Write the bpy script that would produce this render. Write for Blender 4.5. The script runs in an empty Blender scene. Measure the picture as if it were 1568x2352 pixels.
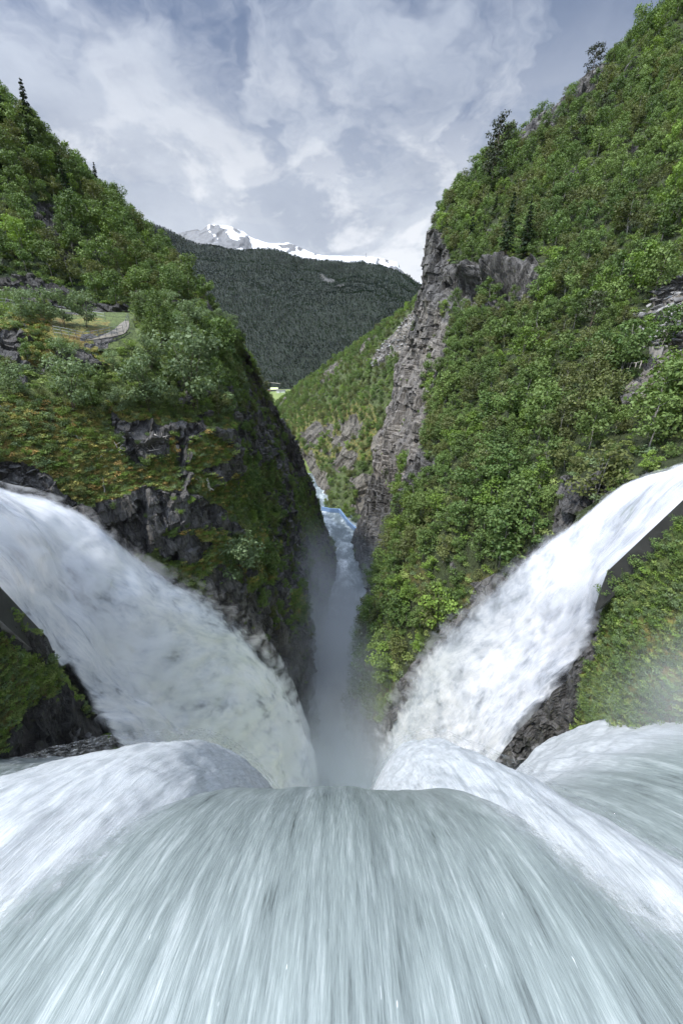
import bpy, bmesh, math, random
import numpy as np
from mathutils import Vector, Matrix
from mathutils.bvhtree import BVHTree

# ------------------------------------------------------------------ camera, sky, sun
SC = bpy.context.scene
COL = SC.collection
R = math.radians
random.seed(11)
RNG = np.random.default_rng(11)

PITCH = 23.0
cam_d = bpy.data.cameras.new('camera')
cam = bpy.data.objects.new('camera', cam_d)
COL.objects.link(cam)
cam_d.sensor_fit = 'VERTICAL'
cam_d.sensor_height = 36.0
cam_d.lens = 14.0
cam_d.clip_start = 0.1
cam_d.clip_end = 60000
cam.location = (0, 0, 0)
cam.rotation_euler = (R(90 - PITCH), 0, 0)
SC.camera = cam

SUN_EL, SUN_AZ = 58.0, -118.0       # azimuth clockwise from +Y; the sun stands to the left, a little behind the camera
SC.view_settings.view_transform = 'Standard'
SC.view_settings.look = 'None'
SC.view_settings.gamma = 1.0
SC.view_settings.use_curve_mapping = False
SC.view_settings.exposure = 0.9
SC.cycles.volume_bounces = 8
SC.cycles.max_bounces = 10
SC.cycles.transparent_max_bounces = 16

sun_d = bpy.data.lights.new('sun', 'SUN')
sun = bpy.data.objects.new('sun', sun_d)
COL.objects.link(sun)
sun_d.energy = 2.6
sun_d.angle = R(3.0)
sun_d.color = (1.0, 0.95, 0.87)
_az, _el = R(SUN_AZ), R(SUN_EL)
SUN_DIR = Vector((math.sin(_az) * math.cos(_el), math.cos(_az) * math.cos(_el), math.sin(_el)))
sun.rotation_euler = SUN_DIR.to_track_quat('Z', 'Y').to_euler()


class NT:
    """small helper around a node tree"""
    def __init__(self, tree):
        self.t = tree
        tree.nodes.clear()

    def n(self, typ, **kw):
        nd = self.t.nodes.new(typ)
        ins = kw.pop('ins', {})
        for k, v in kw.items():
            setattr(nd, k, v)
        for k, v in ins.items():
            self.set(nd, k, v)
        return nd

    def set(self, nd, k, v):
        s = nd.inputs[k]
        if isinstance(v, bpy.types.NodeSocket):
            self.t.links.new(v, s)
        else:
            s.default_value = v

    def link(self, a, b):
        self.t.links.new(a, b)

    def math(self, op, a, b=0.0, c=None, clamp=False):
        nd = self.n('ShaderNodeMath', operation=op, use_clamp=clamp)
        self.set(nd, 0, a)
        self.set(nd, 1, b)
        if c is not None:
            self.set(nd, 2, c)
        return nd.outputs[0]

    def vmath(self, op, a, b=None):
        nd = self.n('ShaderNodeVectorMath', operation=op)
        self.set(nd, 0, a)
        if b is not None:
            self.set(nd, 1, b)
        return nd.outputs[0]

    def ramp(self, f, stops, interp='LINEAR'):
        nd = self.n('ShaderNodeValToRGB')
        cr = nd.color_ramp
        cr.interpolation = interp
        while len(cr.elements) < len(stops):
            cr.elements.new(0.5)
        for e, (p, c) in zip(cr.elements, stops):
            e.position = p
            e.color = (c, c, c, 1) if not hasattr(c, '__len__') else (*c[:3], 1)
        self.set(nd, 0, f)
        return nd.outputs[0]

    def maprange(self, v, a, b, c=0.0, d=1.0, interp='LINEAR'):
        nd = self.n('ShaderNodeMapRange', interpolation_type=interp)
        for k, x in zip((0, 1, 2, 3, 4), (v, a, b, c, d)):
            self.set(nd, k, x)
        return nd.outputs[0]

    def mix(self, f, a, b, blend='MIX'):
        nd = self.n('ShaderNodeMix', data_type='RGBA', blend_type=blend)
        self.set(nd, 0, f)
        for k, x in ((6, a), (7, b)):
            if isinstance(x, tuple):
                x = (*x[:3], 1)
            self.set(nd, k, x)
        return nd.outputs[2]

    def noise(self, vec, scale, detail=4.0, rough=0.55, dist=0.0, out=0):
        nd = self.n('ShaderNodeTexNoise')
        if vec is not None:
            self.set(nd, 'Vector', vec)
        self.set(nd, 'Scale', scale)
        self.set(nd, 'Detail', detail)
        self.set(nd, 'Roughness', rough)
        self.set(nd, 'Distortion', dist)
        return nd.outputs[out]


def build_world():
    w = bpy.data.worlds.new('World')
    SC.world = w
    w.use_nodes = True
    t = NT(w.node_tree)
    out = t.n('ShaderNodeOutputWorld')
    bg = t.n('ShaderNodeBackground', ins={'Strength': 0.1})
    sky = t.n('ShaderNodeTexSky', sky_type='NISHITA', sun_disc=False, sun_elevation=_el, sun_rotation=_az,
              altitude=500.0, air_density=1.0, dust_density=1.0, ozone_density=2.0)
    tc = t.n('ShaderNodeTexCoord')
    d = t.vmath('NORMALIZE', tc.outputs['Generated'])
    sep = t.n('ShaderNodeSeparateXYZ')
    t.link(d, sep.inputs[0])
    z = t.math('MAXIMUM', sep.outputs[2], 0.0)
    zz = t.math('ADD', z, 0.22)
    # directions flattened on a cloud layer: high veils stretch towards the horizon
    pl = t.n('ShaderNodeCombineXYZ', ins={0: t.math('DIVIDE', sep.outputs[0], zz), 1: t.math('DIVIDE', sep.outputs[1], zz), 2: 0.0})
    wob = t.noise(pl.outputs[0], 1.3, 5.0, 0.6, 0.0, 1)
    pw = t.vmath('ADD', pl.outputs[0], t.vmath('SCALE', t.vmath('SUBTRACT', wob, (0.5, 0.5, 0.5))))
    mp = t.n('ShaderNodeMapping')
    t.link(pw, mp.inputs[0])
    mp.inputs['Location'].default_value = (3.1, 7.7, 0.0)
    mp.inputs['Rotation'].default_value = (0, 0, R(-24))
    mp.inputs['Scale'].default_value = (1.25, 0.8, 1.0)
    veil = t.noise(mp.outputs[0], 1.0, 10.0, 0.55, 0.3)
    fib = t.noise(mp.outputs[0], 3.2, 9.0, 0.58, 0.6)
    veil2 = t.math('ADD', t.math('MULTIPLY', veil, 0.72), t.math('MULTIPLY', fib, 0.28))
    cover = t.maprange(veil2, 0.36, 0.545, 0.22, 0.97, 'SMOOTHSTEP')
    mp2 = t.n('ShaderNodeMapping')
    t.link(d, mp2.inputs[0])
    mp2.inputs['Scale'].default_value = (1.0, 1.0, 1.7)
    mp2.inputs['Location'].default_value = (1.35, 0.6, 0.4)
    puff = t.noise(mp2.outputs[0], 4.6, 11.0, 0.58, 0.35)
    low = t.maprange(sep.outputs[2], 0.66, 0.16, 0.0, 1.0, 'SMOOTHSTEP')
    puffm = t.math('MULTIPLY', t.maprange(puff, 0.47, 0.56, 0.0, 1.0, 'SMOOTHSTEP'), low)
    cover = t.math('MAXIMUM', cover, t.math('MULTIPLY', low, 0.93))
    shade = t.noise(mp2.outputs[0], 3.0, 9.0, 0.56, 0.5)
    veilcol = t.mix(t.maprange(fib, 0.35, 0.65), (1.6, 1.95, 2.75), (2.7, 3.1, 3.85))
    lowcol = t.mix(t.maprange(shade, 0.38, 0.60), (2.6, 2.85, 3.35), (3.7, 3.95, 4.4))
    lowcol = t.mix(t.math('MULTIPLY', puffm, 0.8), lowcol, (5.3, 5.4, 5.6))
    cloud = t.mix(low, veilcol, lowcol)
    blue = t.mix(1.0, sky.outputs[0], (0.36, 0.40, 0.46), 'MULTIPLY')
    # out-of-view cloud glow around the sun, added as soft fill light
    dt = t.n('ShaderNodeVectorMath', operation='DOT_PRODUCT')
    t.link(d, dt.inputs[0])
    dt.inputs[1].default_value = tuple(SUN_DIR)
    glow = t.math('ADD', 1.0, t.math('MULTIPLY', t.math('POWER', t.math('MAXIMUM', dt.outputs['Value'], 0.0), 4.5), 11.0))
    cg = t.n('ShaderNodeCombineXYZ', ins={0: glow, 1: glow, 2: glow})
    cloud = t.mix(1.0, cloud, cg.outputs[0], 'MULTIPLY')
    full = t.mix(cover, blue, cloud)
    t.link(full, bg.inputs[0])
    t.link(bg.outputs[0], out.inputs[0])


build_world()

# ------------------------------------------------------------------ geometry helpers
F0 = 914.7           # focal length in the units the layout was surveyed in (a frame 1568 wide, 2352 high)
CP, SP = math.cos(R(PITCH)), math.sin(R(PITCH))


def P(u, v, Y):
    """the point in the world on bearing (u, v) at distance Y along the valley"""
    u, v, Y = np.asarray(u, float), np.asarray(v, float), np.asarray(Y, float)
    d = (v - 1176.0) / F0
    y = CP - d * SP
    z = -SP - d * CP
    s = Y / y
    return np.stack([(u - 784.0) / F0 * s, Y + 0 * s, z * s], -1)


def proj(p):
    p = np.asarray(p, float)
    x, y, z = p[..., 0], p[..., 1], p[..., 2]
    dep = y * CP - z * SP
    up = y * SP + z * CP
    dep = np.where(np.abs(dep) < 1e-3, 1e-3, dep)
    return 784 + x / dep * F0, 1176 - up / dep * F0, dep


def _hash(ix, iy, iz):
    h = (ix.astype(np.int64) * 374761393 + iy.astype(np.int64) * 668265263 + iz.astype(np.int64) * 2147483647) & 0xffffffff
    h = ((h ^ (h >> 13)) * 1274126177) & 0xffffffff
    h = ((h ^ (h >> 16)) * 2246822519) & 0xffffffff
    return ((h ^ (h >> 15)) & 0xffffff) / float(0xffffff)


def vnoise(p):
    i = np.floor(p).astype(np.int64)
    f = p - i
    w = f * f * f * (f * (f * 6 - 15) + 10)
    r = 0
    for dx in (0, 1):
        wx = w[..., 0] if dx else 1 - w[..., 0]
        for dy in (0, 1):
            wy = w[..., 1] if dy else 1 - w[..., 1]
            for dz in (0, 1):
                wz = w[..., 2] if dz else 1 - w[..., 2]
                r = r + wx * wy * wz * _hash(i[..., 0] + dx, i[..., 1] + dy, i[..., 2] + dz)
    return r * 2 - 1


def fbm(p, scale, octv=4, gain=0.5):
    p = np.asarray(p, float) / scale
    a, s, r = 1.0, 0.0, 0.0
    for k in range(octv):
        r = r + a * vnoise(p + k * 17.31)
        s += a
        a *= gain
        p = p * 2.03
    return r / s


def ridged(p, scale, octv=4):
    p = np.asarray(p, float) / scale
    a, s, r = 1.0, 0.0, 0.0
    for k in range(octv):
        r = r + a * (1 - 2 * np.abs(vnoise(p + k * 9.7)))
        s += a
        a *= 0.5
        p = p * 2.07
    return r / s


def blocks(p, size):
    q = np.asarray(p, float) / np.asarray(size, float)
    q = q + 0.35 * np.stack([fbm(q + 3.3, 1.3, 2), fbm(q + 31.7, 1.3, 2), fbm(q + 71.9, 1.3, 2)], -1)
    i = np.floor(q).astype(np.int64)
    return _hash(i[..., 0], i[..., 1], i[..., 2]) * 2 - 1


def cr_axis(g, n):
    """Catmull-Rom along axis 0 to n samples"""
    m = g.shape[0]
    t = np.linspace(0, m - 1, n)
    i = np.clip(np.floor(t).astype(int), 0, m - 2)
    f = (t - i).reshape((-1,) + (1,) * (g.ndim - 1))
    p1, p2 = g[i], g[i + 1]
    p0 = np.where((i > 0).reshape(f.shape), g[np.maximum(i - 1, 0)], 2 * p1 - p2)
    p3 = np.where((i < m - 2).reshape(f.shape), g[np.minimum(i + 2, m - 1)], 2 * p2 - p1)
    return 0.5 * (2 * p1 + (p2 - p0) * f + (2 * p0 - 5 * p1 + 4 * p2 - p3) * f ** 2 + (3 * p1 - p0 - 3 * p2 + p3) * f ** 3)


def surf(ctrl, n, m):
    g = np.asarray(ctrl, float)
    w = P(g[..., 0], g[..., 1], g[..., 2])
    return np.swapaxes(cr_axis(np.swapaxes(cr_axis(w, n), 0, 1), m), 0, 1)


def normals(v):
    du = np.gradient(v, axis=0)
    dv = np.gradient(v, axis=1)
    n = np.cross(du, dv)
    n /= np.linalg.norm(n, axis=-1, keepdims=True) + 1e-9
    # towards the open side (the camera stands in the open)
    s = np.sign((n * -v).sum())
    return n * (s if s != 0 else 1.0)


def inpoly(u, v, poly):
    r = np.zeros(u.shape, bool)
    k = len(poly)
    for a in range(k):
        x1, y1 = poly[a]
        x2, y2 = poly[(a + 1) % k]
        c = (y1 > v) != (y2 > v)
        with np.errstate(divide='ignore', invalid='ignore'):
            xi = (x2 - x1) * (v - y1) / (y2 - y1 + 1e-12) + x1
        r ^= c & (u < xi)
    return r


def link(o, parent=None):
    COL.objects.link(o)
    if parent is not None:
        o.parent = parent
    return o


def tag(o, label=None, cat=None, group=None, kind=None):
    for k, x in (('label', label), ('category', cat), ('group', group), ('kind', kind)):
        if x:
            o[k] = x
    return o


def grid_mesh(name, v, mat, attrs=None, uv=None, smooth=True):
    n, m = v.shape[:2]
    idx = np.arange(n * m).reshape(n, m)
    q = np.stack([idx[:-1, :-1], idx[1:, :-1], idx[1:, 1:], idx[:-1, 1:]], -1).reshape(-1, 4)
    nn = np.cross(np.gradient(v, axis=0), np.gradient(v, axis=1))
    if (nn * -v).sum() < 0:
        q = q[:, ::-1]
    me = bpy.data.meshes.new(name)
    me.vertices.add(n * m)
    me.vertices.foreach_set('co', v.reshape(-1).astype(np.float32))
    me.loops.add(q.size)
    me.loops.foreach_set('vertex_index', q.reshape(-1).astype(np.int32))
    me.polygons.add(len(q))
    me.polygons.foreach_set('loop_start', np.arange(0, q.size, 4, dtype=np.int32))
    if hasattr(me.polygons[0], 'use_smooth'):
        me.polygons.foreach_set('use_smooth', np.full(len(q), smooth))
    me.update(calc_edges=True)
    for k, a in (attrs or {}).items():
        at = me.attributes.new(k, 'FLOAT', 'POINT')
        at.data.foreach_set('value', np.asarray(a, np.float32).reshape(-1))
    if uv is not None:
        at = me.attributes.new('flow', 'FLOAT_VECTOR', 'POINT')
        at.data.foreach_set('vector', np.asarray(uv, np.float32).reshape(-1))
    me.materials.append(mat)
    me.validate()
    return me


def pydata_mesh(name, verts, faces, mat, smooth=False):
    me = bpy.data.meshes.new(name)
    me.from_pydata([tuple(map(float, x)) for x in verts], [], faces)
    me.update()
    if mat is not None:
        me.materials.append(mat)
    if smooth:
        for p in me.polygons:
            p.use_smooth = True
    return me


class MB:
    """collects boxes, bars and tubes in one bmesh"""
    def __init__(self):
        self.v, self.f = [], []

    def add(self, vs, fs):
        o = len(self.v)
        self.v += [tuple(map(float, x)) for x in vs]
        self.f += [tuple(i + o for i in f) for f in fs]
        return self

    def tube(self, pts, radii, sides=6):
        rings = []
        pts = [Vector(p) for p in pts]
        vs, fs = [], []
        for i, p in enumerate(pts):
            a = pts[max(i - 1, 0)]
            b = pts[min(i + 1, len(pts) - 1)]
            d = (b - a).normalized()
            x = d.orthogonal().normalized() if abs(d.z) < 0.99 else Vector((1, 0, 0))
            y = d.cross(x)
            r = radii[i] if hasattr(radii, '__len__') else radii
            for k in range(sides):
                an = 2 * math.pi * k / sides
                vs.append(p + x * (math.cos(an) * r) + y * (math.sin(an) * r))
        for i in range(len(pts) - 1):
            for k in range(sides):
                k2 = (k + 1) % sides
                fs.append((i * sides + k, i * sides + k2, (i + 1) * sides + k2, (i + 1) * sides + k))
        fs.append(tuple(range(sides))[::-1])
        fs.append(tuple((len(pts) - 1) * sides + k for k in range(sides)))
        return self.add(vs, fs)

    def hexa(self, c):
        """eight corners: 4 bottom, 4 top (same order)"""
        return self.add(c, [(3, 2, 1, 0), (4, 5, 6, 7), (0, 1, 5, 4), (1, 2, 6, 5), (2, 3, 7, 6), (3, 0, 4, 7)])

    def mesh(self, name, mat, smooth=False):
        return pydata_mesh(name, self.v, self.f, mat, smooth)

    def build(self, name, mat, parent=None, smooth=False):
        return link(bpy.data.objects.new(name, self.mesh(name, mat, smooth)), parent)


def empty(name, loc=(0, 0, 0)):
    o = bpy.data.objects.new(name, None)
    o.location = loc
    o.empty_display_size = 0.2
    return link(o)


# ------------------------------------------------------------------ materials
def new_mat(name):
    m = bpy.data.materials.new(name)
    m.use_nodes = True
    return m, NT(m.node_tree)


def mat_simple(name, col, rough=0.8, var=0.15, scale=6.0, bump=0.0, metal=0.0):
    m, t = new_mat(name)
    out = t.n('ShaderNodeOutputMaterial')
    b = t.n('ShaderNodeBsdfPrincipled', ins={'Roughness': rough, 'Metallic': metal})
    tc = t.n('ShaderNodeTexCoord')
    n1 = t.noise(tc.outputs['Object'], scale, 6.0, 0.6)
    c = t.mix(t.maprange(n1, 0.3, 0.7), tuple(x * (1 - var) for x in col), tuple(min(1, x * (1 + var)) for x in col))
    t.link(c, b.inputs['Base Color'])
    if bump:
        bm_ = t.n('ShaderNodeBump', ins={'Strength': bump, 'Distance': 0.05})
        t.link(t.noise(tc.outputs['Object'], scale * 4, 6.0, 0.65), bm_.inputs['Height'])
        t.link(bm_.outputs[0], b.inputs['Normal'])
    t.link(b.outputs[0], out.inputs[0])
    return m


def mat_hillside(name, size=1.0, green=(0.045, 0.07, 0.018), moss=(0.17, 0.155, 0.035), rust=(0.19, 0.125, 0.035),
                 rock_a=(0.055, 0.053, 0.052), rock_b=(0.19, 0.18, 0.17), pale=(0.25, 0.23, 0.205), moss_amt=0.5):
    m, t = new_mat(name)
    out = t.n('ShaderNodeOutputMaterial')
    b = t.n('ShaderNodeBsdfPrincipled', ins={'Roughness': 0.85})
    g = t.n('ShaderNodeNewGeometry')
    pos = g.outputs['Position']
    rock = t.n('ShaderNodeAttribute', attribute_name='rock').outputs['Fac']
    palea = t.n('ShaderNodeAttribute', attribute_name='pale').outputs['Fac']
    mossa = t.n('ShaderNodeAttribute', attribute_name='moss').outputs['Fac']
    n_big = t.noise(pos, 0.12 / size, 5.0, 0.6)
    n_mid = t.noise(pos, 0.8 / size, 6.0, 0.62)
    n_fine = t.noise(pos, 4.5 / size, 6.0, 0.7)
    # plant cover
    gc = t.mix(t.maprange(n_mid, 0.35, 0.65), tuple(x * 0.55 for x in green), tuple(x * 1.35 for x in green))
    gc = t.mix(t.math('MULTIPLY', t.maprange(n_fine, 0.45, 0.7), 0.6), gc, (green[0] * 2.0, green[1] * 1.7, green[2] * 1.5))
    ms = t.math('MULTIPLY', mossa, t.maprange(t.noise(pos, 1.1 / size, 5.0, 0.65, 0.6), 0.42, 0.58))
    gc = t.mix(t.math('MULTIPLY', ms, moss_amt * 1.6, clamp=True), gc, moss)
    rs = t.math('MULTIPLY', mossa, t.maprange(t.noise(pos, 0.55 / size, 6.0, 0.7, 0.9), 0.52, 0.62))
    gc = t.mix(t.math('MULTIPLY', rs, moss_amt * 1.2, clamp=True), gc, rust)
    # rock: bedding stretched along the fall line, cracks, lichen
    mp = t.n('ShaderNodeMapping')
    t.link(pos, mp.inputs[0])
    mp.inputs['Scale'].default_value = (1.0, 1.0, 0.35)
    mp.inputs['Rotation'].default_value = (R(12), R(-14), 0)
    st = t.noise(mp.outputs[0], 0.55 / size, 9.0, 0.68, 0.7)
    st2 = t.noise(mp.outputs[0], 2.6 / size, 7.0, 0.7, 0.3)
    rc = t.mix(t.maprange(st, 0.40, 0.60), rock_a, rock_b)
    rc = t.mix(t.math('MULTIPLY', palea, t.maprange(t.noise(mp.outputs[0], 0.22 / size, 6.0, 0.6, 0.9), 0.34, 0.56)), rc, pale)
    rc = t.mix(t.math('MULTIPLY', t.maprange(st2, 0.5, 0.75), 0.55), rc, tuple(x * 1.5 for x in rock_b))
    vor = t.n('ShaderNodeTexVoronoi', feature='DISTANCE_TO_EDGE')
    wv = t.vmath('ADD', mp.outputs[0], t.vmath('SCALE', t.noise(pos, 0.9 / size, 4.0, 0.6, 0, 1)))
    t.link(wv, vor.inputs['Vector'])
    vor.inputs['Scale'].default_value = 0.75 / size
    crack = t.maprange(vor.outputs['Distance'], 0.0, 0.05, 1.0, 0.0)
    rc = t.mix(t.math('MULTIPLY', crack, 0.55), rc, (0.018, 0.018, 0.018))
    rc = t.mix(t.math('MULTIPLY', t.maprange(t.noise(pos, 1.6 / size, 6.0, 0.7), 0.56, 0.66), 0.5), rc, (0.075, 0.08, 0.028))
    thr = t.math('ADD', rock, t.math('MULTIPLY', t.math('SUBTRACT', n_mid, 0.5), 1.4))
    f = t.maprange(thr, 0.42, 0.58)
    c = t.mix(f, gc, rc)
    c = t.mix(1.0, c, t.mix(t.maprange(n_big, 0.3, 0.7), (0.8, 0.8, 0.82), (1.15, 1.12, 1.05)), 'MULTIPLY')
    t.link(c, b.inputs['Base Color'])
    h = t.math('ADD', t.math('MULTIPLY', st, 1.2), t.math('ADD', t.math('MULTIPLY', st2, 0.5), t.math('MULTIPLY', n_fine, 0.25)))
    h = t.math('SUBTRACT', h, t.math('MULTIPLY', crack, 0.25))
    bp = t.n('ShaderNodeBump', ins={'Strength': 0.9, 'Distance': 0.9 * size, 'Height': h})
    t.link(bp.outputs[0], b.inputs['Normal'])
    t.link(b.outputs[0], out.inputs[0])
    return m


def mat_leaf(name, base, alt, tint=0.45, trans=0.25, patch=0.06, spec=0.25):
    m, t = new_mat(name)
    out = t.n('ShaderNodeOutputMaterial')
    oi = t.n('ShaderNodeObjectInfo')
    le = t.n('ShaderNodeAttribute', attribute_name='leaf').outputs['Fac']
    pn = t.noise(oi.outputs['Location'], patch, 3.0, 0.6)
    c = t.mix(t.math('ADD', t.math('MULTIPLY', oi.outputs['Random'], 0.5), t.maprange(pn, 0.38, 0.62, -0.25, 0.75), clamp=True), base, alt)
    c = t.mix(t.math('MULTIPLY', le, tint), c, (alt[0] * 1.7, alt[1] * 1.5, alt[2] * 1.6))
    dk = t.math('ADD', 0.75, t.math('MULTIPLY', t.math('FRACT', t.math('MULTIPLY', oi.outputs['Random'], 17.3)), 0.5))
    hv = t.n('ShaderNodeHueSaturation', ins={'Value': dk, 'Color': c})
    df = t.n('ShaderNodeBsdfPrincipled', ins={'Base Color': hv.outputs[0], 'Roughness': 0.6, 'Specular IOR Level': spec})
    tr = t.n('ShaderNodeBsdfTranslucent', ins={'Color': t.mix(1.0, hv.outputs[0], (1.15, 1.2, 0.6), 'MULTIPLY')})
    mx = t.n('ShaderNodeMixShader', ins={0: trans, 1: df.outputs[0], 2: tr.outputs[0]})
    t.link(mx.outputs[0], out.inputs[0])
    return m


M = {}
M['bark_birch'] = mat_simple('bark_birch', (0.24, 0.225, 0.20), 0.8, 0.5, 9.0, 0.4)
M['bark_dark'] = mat_simple('bark_dark', (0.09, 0.07, 0.055), 0.9, 0.3, 8.0, 0.5)
M['deadwood'] = mat_simple('deadwood', (0.50, 0.46, 0.41), 0.8, 0.25, 5.0, 0.4)
M['raw_wood'] = mat_simple('raw_wood', (0.55, 0.38, 0.17), 0.7, 0.15, 5.0, 0.3)
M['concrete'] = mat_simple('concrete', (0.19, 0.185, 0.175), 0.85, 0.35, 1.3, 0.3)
M['shaded_concrete'] = mat_simple('shaded_concrete', (0.028, 0.028, 0.024), 0.6, 0.4, 1.2, 0.3)  # darker copy of the concrete, shade painted in for the wall sides
M['concrete_pale'] = mat_simple('concrete_pale', (0.30, 0.285, 0.26), 0.85, 0.25, 1.1, 0.3)
M['steel'] = mat_simple('steel', (0.20, 0.21, 0.22), 0.45, 0.1, 5.0, 0.0, 0.7)
M['gravel'] = mat_simple('gravel', (0.21, 0.19, 0.155), 0.95, 0.2, 3.0, 0.6)
M['stone'] = mat_simple('stone', (0.10, 0.098, 0.095), 0.9, 0.45, 2.2, 0.8)
M['stone_pale'] = mat_simple('stone_pale', (0.24, 0.235, 0.225), 0.9, 0.4, 1.6, 0.8)
M['blue'] = mat_simple('blue_paint', (0.12, 0.19, 0.31), 0.5, 0.25, 0.25)
M['white_paint'] = mat_simple('white_paint', (0.80, 0.79, 0.76), 0.6, 0.05, 0.3)
M['red_paint'] = mat_simple('red_paint', (0.22, 0.07, 0.045), 0.7, 0.15, 0.3)
M['roof_pale'] = mat_simple('roof_pale', (0.55, 0.58, 0.30), 0.7, 0.1, 0.3)
M['roof_dark'] = mat_simple('roof_dark', (0.10, 0.095, 0.095), 0.7, 0.2, 0.3)
M['window'] = mat_simple('window_glass', (0.03, 0.035, 0.04), 0.15, 0.1, 0.3)
M['birch_leaf'] = mat_leaf('birch_leaf', (0.066, 0.122, 0.034), (0.110, 0.163, 0.044))
M['fresh_leaf'] = mat_leaf('fresh_leaf', (0.10, 0.18, 0.030), (0.14, 0.21, 0.040))
M['willow_leaf'] = mat_leaf('willow_leaf', (0.105, 0.165, 0.070), (0.14, 0.195, 0.09))
M['olive_leaf'] = mat_leaf('olive_leaf', (0.074, 0.100, 0.032), (0.110, 0.128, 0.042))
M['needle'] = mat_leaf('needle', (0.020, 0.040, 0.017), (0.032, 0.052, 0.020), 0.25, 0.12)
M['pine_needle'] = mat_leaf('pine_needle', (0.026, 0.040, 0.020), (0.045, 0.055, 0.025), 0.25, 0.12)
M['far_leaf'] = mat_leaf('far_leaf', (0.003, 0.009, 0.004), (0.014, 0.030, 0.009), 0.25, 0.1, 0.0035, 0.03)
M['ferns'] = mat_leaf('ferns', (0.12, 0.185, 0.05), (0.18, 0.23, 0.065))
M['moss_leaf'] = mat_leaf('moss_leaf', (0.26, 0.27, 0.08), (0.33, 0.30, 0.09), patch=0.3)
M['rust_leaf'] = mat_leaf('rust_leaf', (0.26, 0.21, 0.07), (0.32, 0.22, 0.07), patch=0.3)
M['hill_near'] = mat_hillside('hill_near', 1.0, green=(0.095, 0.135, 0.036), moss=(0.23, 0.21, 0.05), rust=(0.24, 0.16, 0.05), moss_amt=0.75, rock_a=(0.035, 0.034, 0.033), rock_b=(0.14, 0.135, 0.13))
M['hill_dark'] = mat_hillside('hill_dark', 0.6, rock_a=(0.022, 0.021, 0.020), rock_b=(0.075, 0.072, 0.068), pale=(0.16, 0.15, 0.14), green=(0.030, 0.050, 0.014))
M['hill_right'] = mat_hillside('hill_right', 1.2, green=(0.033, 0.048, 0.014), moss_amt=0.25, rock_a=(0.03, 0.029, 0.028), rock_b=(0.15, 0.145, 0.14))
M['hill_mid'] = mat_hillside('hill_mid', 3.0, green=(0.06, 0.085, 0.025), rock_a=(0.06, 0.055, 0.048), rock_b=(0.17, 0.155, 0.13))
M['hill_far'] = mat_hillside('hill_far', 14.0, green=(0.010, 0.018, 0.009), rock_a=(0.06, 0.06, 0.055), rock_b=(0.16, 0.16, 0.15))

# ------------------------------------------------------------------ terrain
PATCH = {}          # name -> (verts, normals, u, v, rock, mosslike)


def terrain(name, ctrl, n, m, mat, rock_polys=(), pale_polys=(), moss_polys=(), soil_amp=0.6, rock_amp=1.6,
            base_rock=0.0, scale=1.0, extra_first=None, extra_last=None, bumps=(), calm=(), green_polys=(), outcrop=None):
    c = np.asarray(ctrl, float)
    w = P(c[..., 0], c[..., 1], c[..., 2])
    if extra_first is not None:
        e = w[:, :1] + np.asarray(extra_first[:2] + (0,))
        e[..., 2] = extra_first[2]
        w = np.concatenate([e, w], 1)
    if extra_last is not None:
        e = w[:, -1:] + np.asarray(extra_last[:2] + (0,))
        e[..., 2] = extra_last[2]
        w = np.concatenate([w, e], 1)
    s = np.swapaxes(cr_axis(np.swapaxes(cr_axis(w, n), 0, 1), m), 0, 1)
    nm = normals(s)
    u, v, dep = proj(s)
    un = u + fbm(s, 6 * scale, 4) * 34
    vn = v + fbm(s + 50, 6 * scale, 4) * 34
    rock = np.full(u.shape, base_rock)
    for p in rock_polys:
        rock = np.maximum(rock, inpoly(un, vn, p) * 1.0)
    for p in green_polys:
        rock = np.where(inpoly(un, vn, p), 0.25, rock)
    if outcrop:
        rock = np.where((fbm(s * np.array([1, 1, 1.6]) + 7.7, outcrop[0], 4) > outcrop[1]), np.maximum(rock, 0.95), rock)
    pale = np.zeros(u.shape)
    for p in pale_polys:
        pale = np.maximum(pale, inpoly(un, vn, p) * 1.0)
    moss = np.zeros(u.shape)
    for p in moss_polys:
        moss = np.maximum(moss, inpoly(un, vn, p) * 1.0)
    cal = np.ones(u.shape)
    for p in calm:
        cal = np.where(inpoly(u, v, p), 0.06, cal)
    # soften masks a little
    for _ in range(2):
        for a in (rock, pale, moss, cal):
            a[1:-1, 1:-1] = (a[1:-1, 1:-1] * 2 + a[:-2, 1:-1] + a[2:, 1:-1] + a[1:-1, :-2] + a[1:-1, 2:]) / 6
    q = s * np.array([1, 1, 0.55])
    dsoil = soil_amp * (fbm(s, 9 * scale, 4) + 0.4 * fbm(s, 2.2 * scale, 3))
    drock = rock_amp * (0.75 * ridged(q, 13 * scale, 5) + 0.5 * blocks(q, (2.6 * scale, 2.6 * scale, 6.0 * scale)) + 0.35 * blocks(q + 40, (6.0 * scale, 6.0 * scale, 2.6 * scale))
                        + 0.28 * blocks(q + 9, (2.0 * scale, 2.0 * scale, 1.3 * scale)) + 0.4 * fbm(q, 3 * scale, 4) - 0.3)
    d = dsoil * (1 - rock) + drock * rock
    for (bu, bv, su, sv, amp) in bumps:
        d = d + amp * np.exp(-((u - bu) / su) ** 2 - ((v - bv) / sv) ** 2)
    s2 = s + nm * (d * cal)[..., None]
    PATCH[name] = dict(v=s2, n=normals(s2), u=u, vv=v, rock=rock, moss=moss, pale=pale, calm=cal)
    me = grid_mesh(name, s2, mat, dict(rock=rock, pale=pale, moss=moss), smooth=False)
    o = link(bpy.data.objects.new(name, me))
    tag(o, kind='structure')
    return o


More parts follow.
